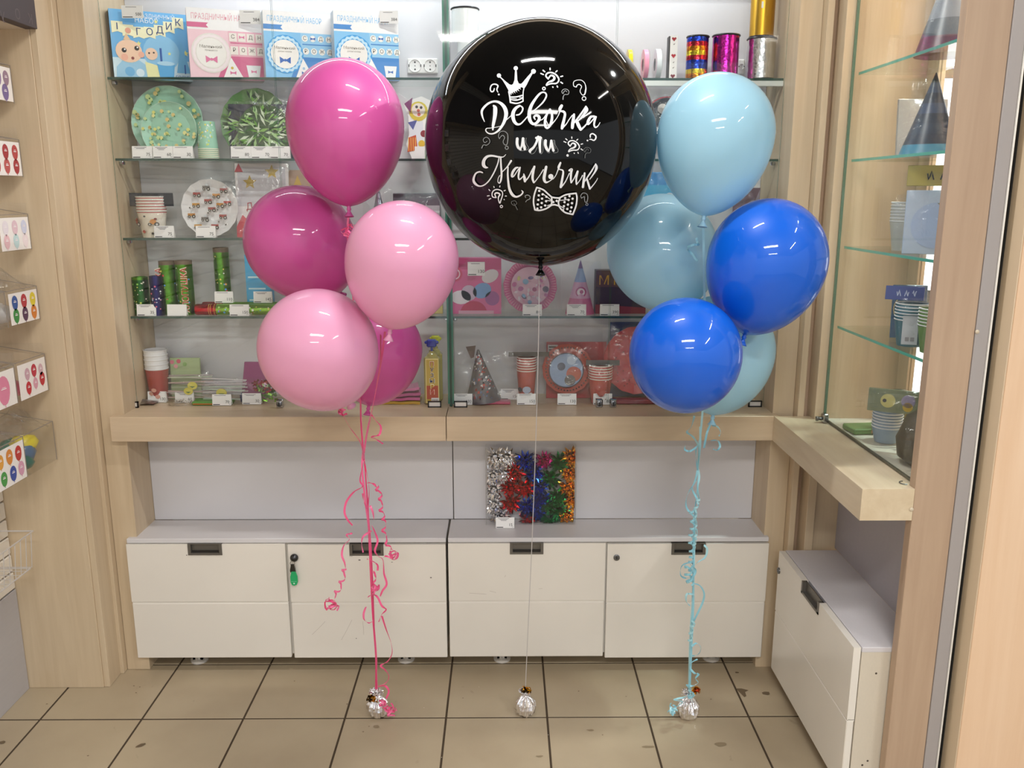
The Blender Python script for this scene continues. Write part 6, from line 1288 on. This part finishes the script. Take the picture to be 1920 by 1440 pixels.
def cups2(X, Y, z, R, H, n, col, label, seed, rim='#e8e8ea'):
    t = thing('cup_stack', label, 'cups', (X, Y, z), 'stacks of paper cups')
    for k in range(n):
        m = MB(); b0 = k*.008; bd = H-.008*(n-1); m.lathe([(R*.72, b0), (R*.96, b0+bd-.003)] if k == 0 else [(R*.945, b0+bd-.009), (R*.96, b0+bd-.003)], K(col), 24, cap=(k == 0)); m.lathe([(R*.96, b0+bd-.003), (R, b0+bd-.001), (R*.95, b0+bd)], K(rim), 24, cap=False); m.build('cup', t, local=True, smooth=True)
    film_on(t, R*2.5, H*1.15, -R-.008, 0, seed, amp=.009); return t
cups2(1.055, 2.27, SHZ2[2], .045, .125, 7, '#b8b6ae', 'stack of grey paper cups in film on the third side shelf', 121)
card2(1.055, 2.12, 2, .14, .155, 'big pale blue round-windowed bag on the third side shelf', '#b4c4dc', lambda m, W, H: (m.disc(W*.5, H*.45, W*.40, K('#a4b8dc'), 2), m.shape([(W*.5, H*.80), (W*.95, H*.80), (W*.9, H*.62), (W*.66, H*.66)], K('#8a8468'), 3)), -.35, seed=122)
card2(1.075, 2.16, 2, .15, .05, 'yellow header card with dark letters on the third side shelf', '#b4a458', lambda m, W, H: [m.strip([m.P2(W*(u0+.02*q), H*(.5+.22*math.sin(q*1.7+u0*9)), 3) for q in range(6)], W*.02, INK2, (0, 0, 1), th=.0003) for u0 in (.3, .5, .7)], -.35, 0, cat='card', name='header_card', z=SHZ2[2]+.165)
card2(1.13, 2.36, 2, .06, .14, 'tan card behind the grey cups on the third side shelf', '#b9a98c', None, 0, 0)
def d_oval(m, W, H): m.disc(W*.5, H*.55, W*.46, K('#2c5a74'), 2, 24, 1.2); m.ring(W*.5, H*.55, W*.44, W*.47, K('#c8b888'), 3); m.disc(W*.36, H*.6, W*.07, K('#e4e0dc'), 4); m.disc(W*.56, H*.58, W*.08, K('#c04438'), 4)
card2(1.07, 2.24, 3, .085, .14, 'blue oval-topped pack with a cream rim on the lowest side shelf', '#3a5878', d_oval, -.2, seed=131)
card2(1.01, 2.15, 3, .09, .035, 'navy blue header card folded over the cups of the lowest side shelf', '#3c4a8c', lambda m, W, H: [m.strip([m.P2(W*(u0+.02*q), H*(.5+.22*math.sin(q*1.7+u0*9)), 3) for q in range(6)], W*.02, K('#c8d0e8'), (0, 0, 1), th=.0003) for u0 in (.3, .5, .7)], -.5, 0, cat='card', name='header_card', z=SHZ2[3]+.112)
cups2(1.025, 2.13, SHZ2[3], .042, .108, 6, '#3c6c7c', 'stack of teal paper cups with an orange figure on the lowest side shelf', 132)
cups2(1.04, 2.03, SHZ2[3], .045, .108, 6, '#6c8c4c', 'stack of green paper cups at the near end of the lowest side shelf', 133)
card2(1.135, 2.30, 3, .11, .12, 'grey packed plate at the far end of the lowest side shelf', '#70716c', None, 0, seed=134)
t = thing('price_tag', 'white price card hanging in front of the green cups of the side case', 'price tag', (.995, 2.07, SHZ2[3]+.012), 'white price cards in the display cases', (-.1, 0, -.3)); m = MB(); m.box(-.018, .018, 0, .0006, 0, .070, K('#b9bcc4')); m.plane((0, -.0004, 0)); m.rect(-.010, .008, -.001, .018, INKL, 2); m.rect(.002, .008, .011, .018, INKL, 2); m.build('card', t, local=True)
# side case floor
cups2(1.035, 2.23, ZC+.002, .040, .10, 8, '#8fa4bc', 'stack of striped blue paper cups on the floor of the side case', 141)
def d_kid(m, W, H): m.disc(W*.3, H*.5, H*.3, K('#c8c078'), 2); m.disc(W*.6, H*.55, H*.28, K('#8c84a4'), 3); m.disc(W*.6, H*.3, H*.2, K('#c8a83c'), 3); m.disc(W*.25, H*.5, H*.08, K('#3c3a40'), 4)
card2(1.02, 2.13, 0, .16, .06, 'grey-green printed bag header over the striped cups', '#7c8468', d_kid, -.5, seed=142, z=ZC+.105)
card2(1.09, 2.13, 0, .10, .15, 'yellow and blue printed pack at the near end of the side case floor', '#c8a838', lambda m, W, H: (m.disc(W*.35, H*.8, W*.2, K('#2c4a9c'), 2), m.disc(W*.35, H*.8, W*.12, K('#e8e0c0'), 3), m.disc(W*.5, H*.4, W*.1, K('#c03c34'), 3)), -.4, seed=143, z=ZC+.002)
t = thing('party_bag', 'dark brown packed bag at the near end of the side case floor', 'party pack', (1.03, 2.03, ZC+.002), None); m = MB(); m.lathe([(.03, 0), (.055, .02), (.06, .06), (.035, .12), (.01, .14)], K('#4a4438', .5), 18); 
for q in range(len(m.v)): m.v[q] = m.v[q]+Vector(noise.noise_vector(m.v[q]*25))*.008; m.v[q].z = max(m.v[q].z, 0)
m.build('bag', t, local=True, smooth='all'); film_on(t, .13, .13, -.062, 0, 144, amp=.01)
t = thing('napkin_pack', 'flat green napkin pack on the far part of the side case floor', 'party pack', (1.02, 2.33, ZC+.002), 'packs lying on the case floor', (0, 0, .1)); m = MB(); m.box(-.05, .05, -.035, .035, 0, .016, K('#6c8c54', .4), bev=.003); m.box(.0, .045, -.0355, -.034, .003, .012, K('#c08c70')); m.build('napkins', t, local=True)
t = thing('plate_pack', 'dark green domed pack on the far part of the side case floor', 'party pack', (1.10, 2.28, ZC+.002), None, (-.35, 0, 0)); m = MB(); m.lathe([(.066, 0), (.062, .006), (0, .012)], K('#3c4a34', .4), 30, (0, 0, .066), 'y', cap=False); m.build('plate_disc', t, local=True); film_on(t, .13, .13, -.02, 0, 145)
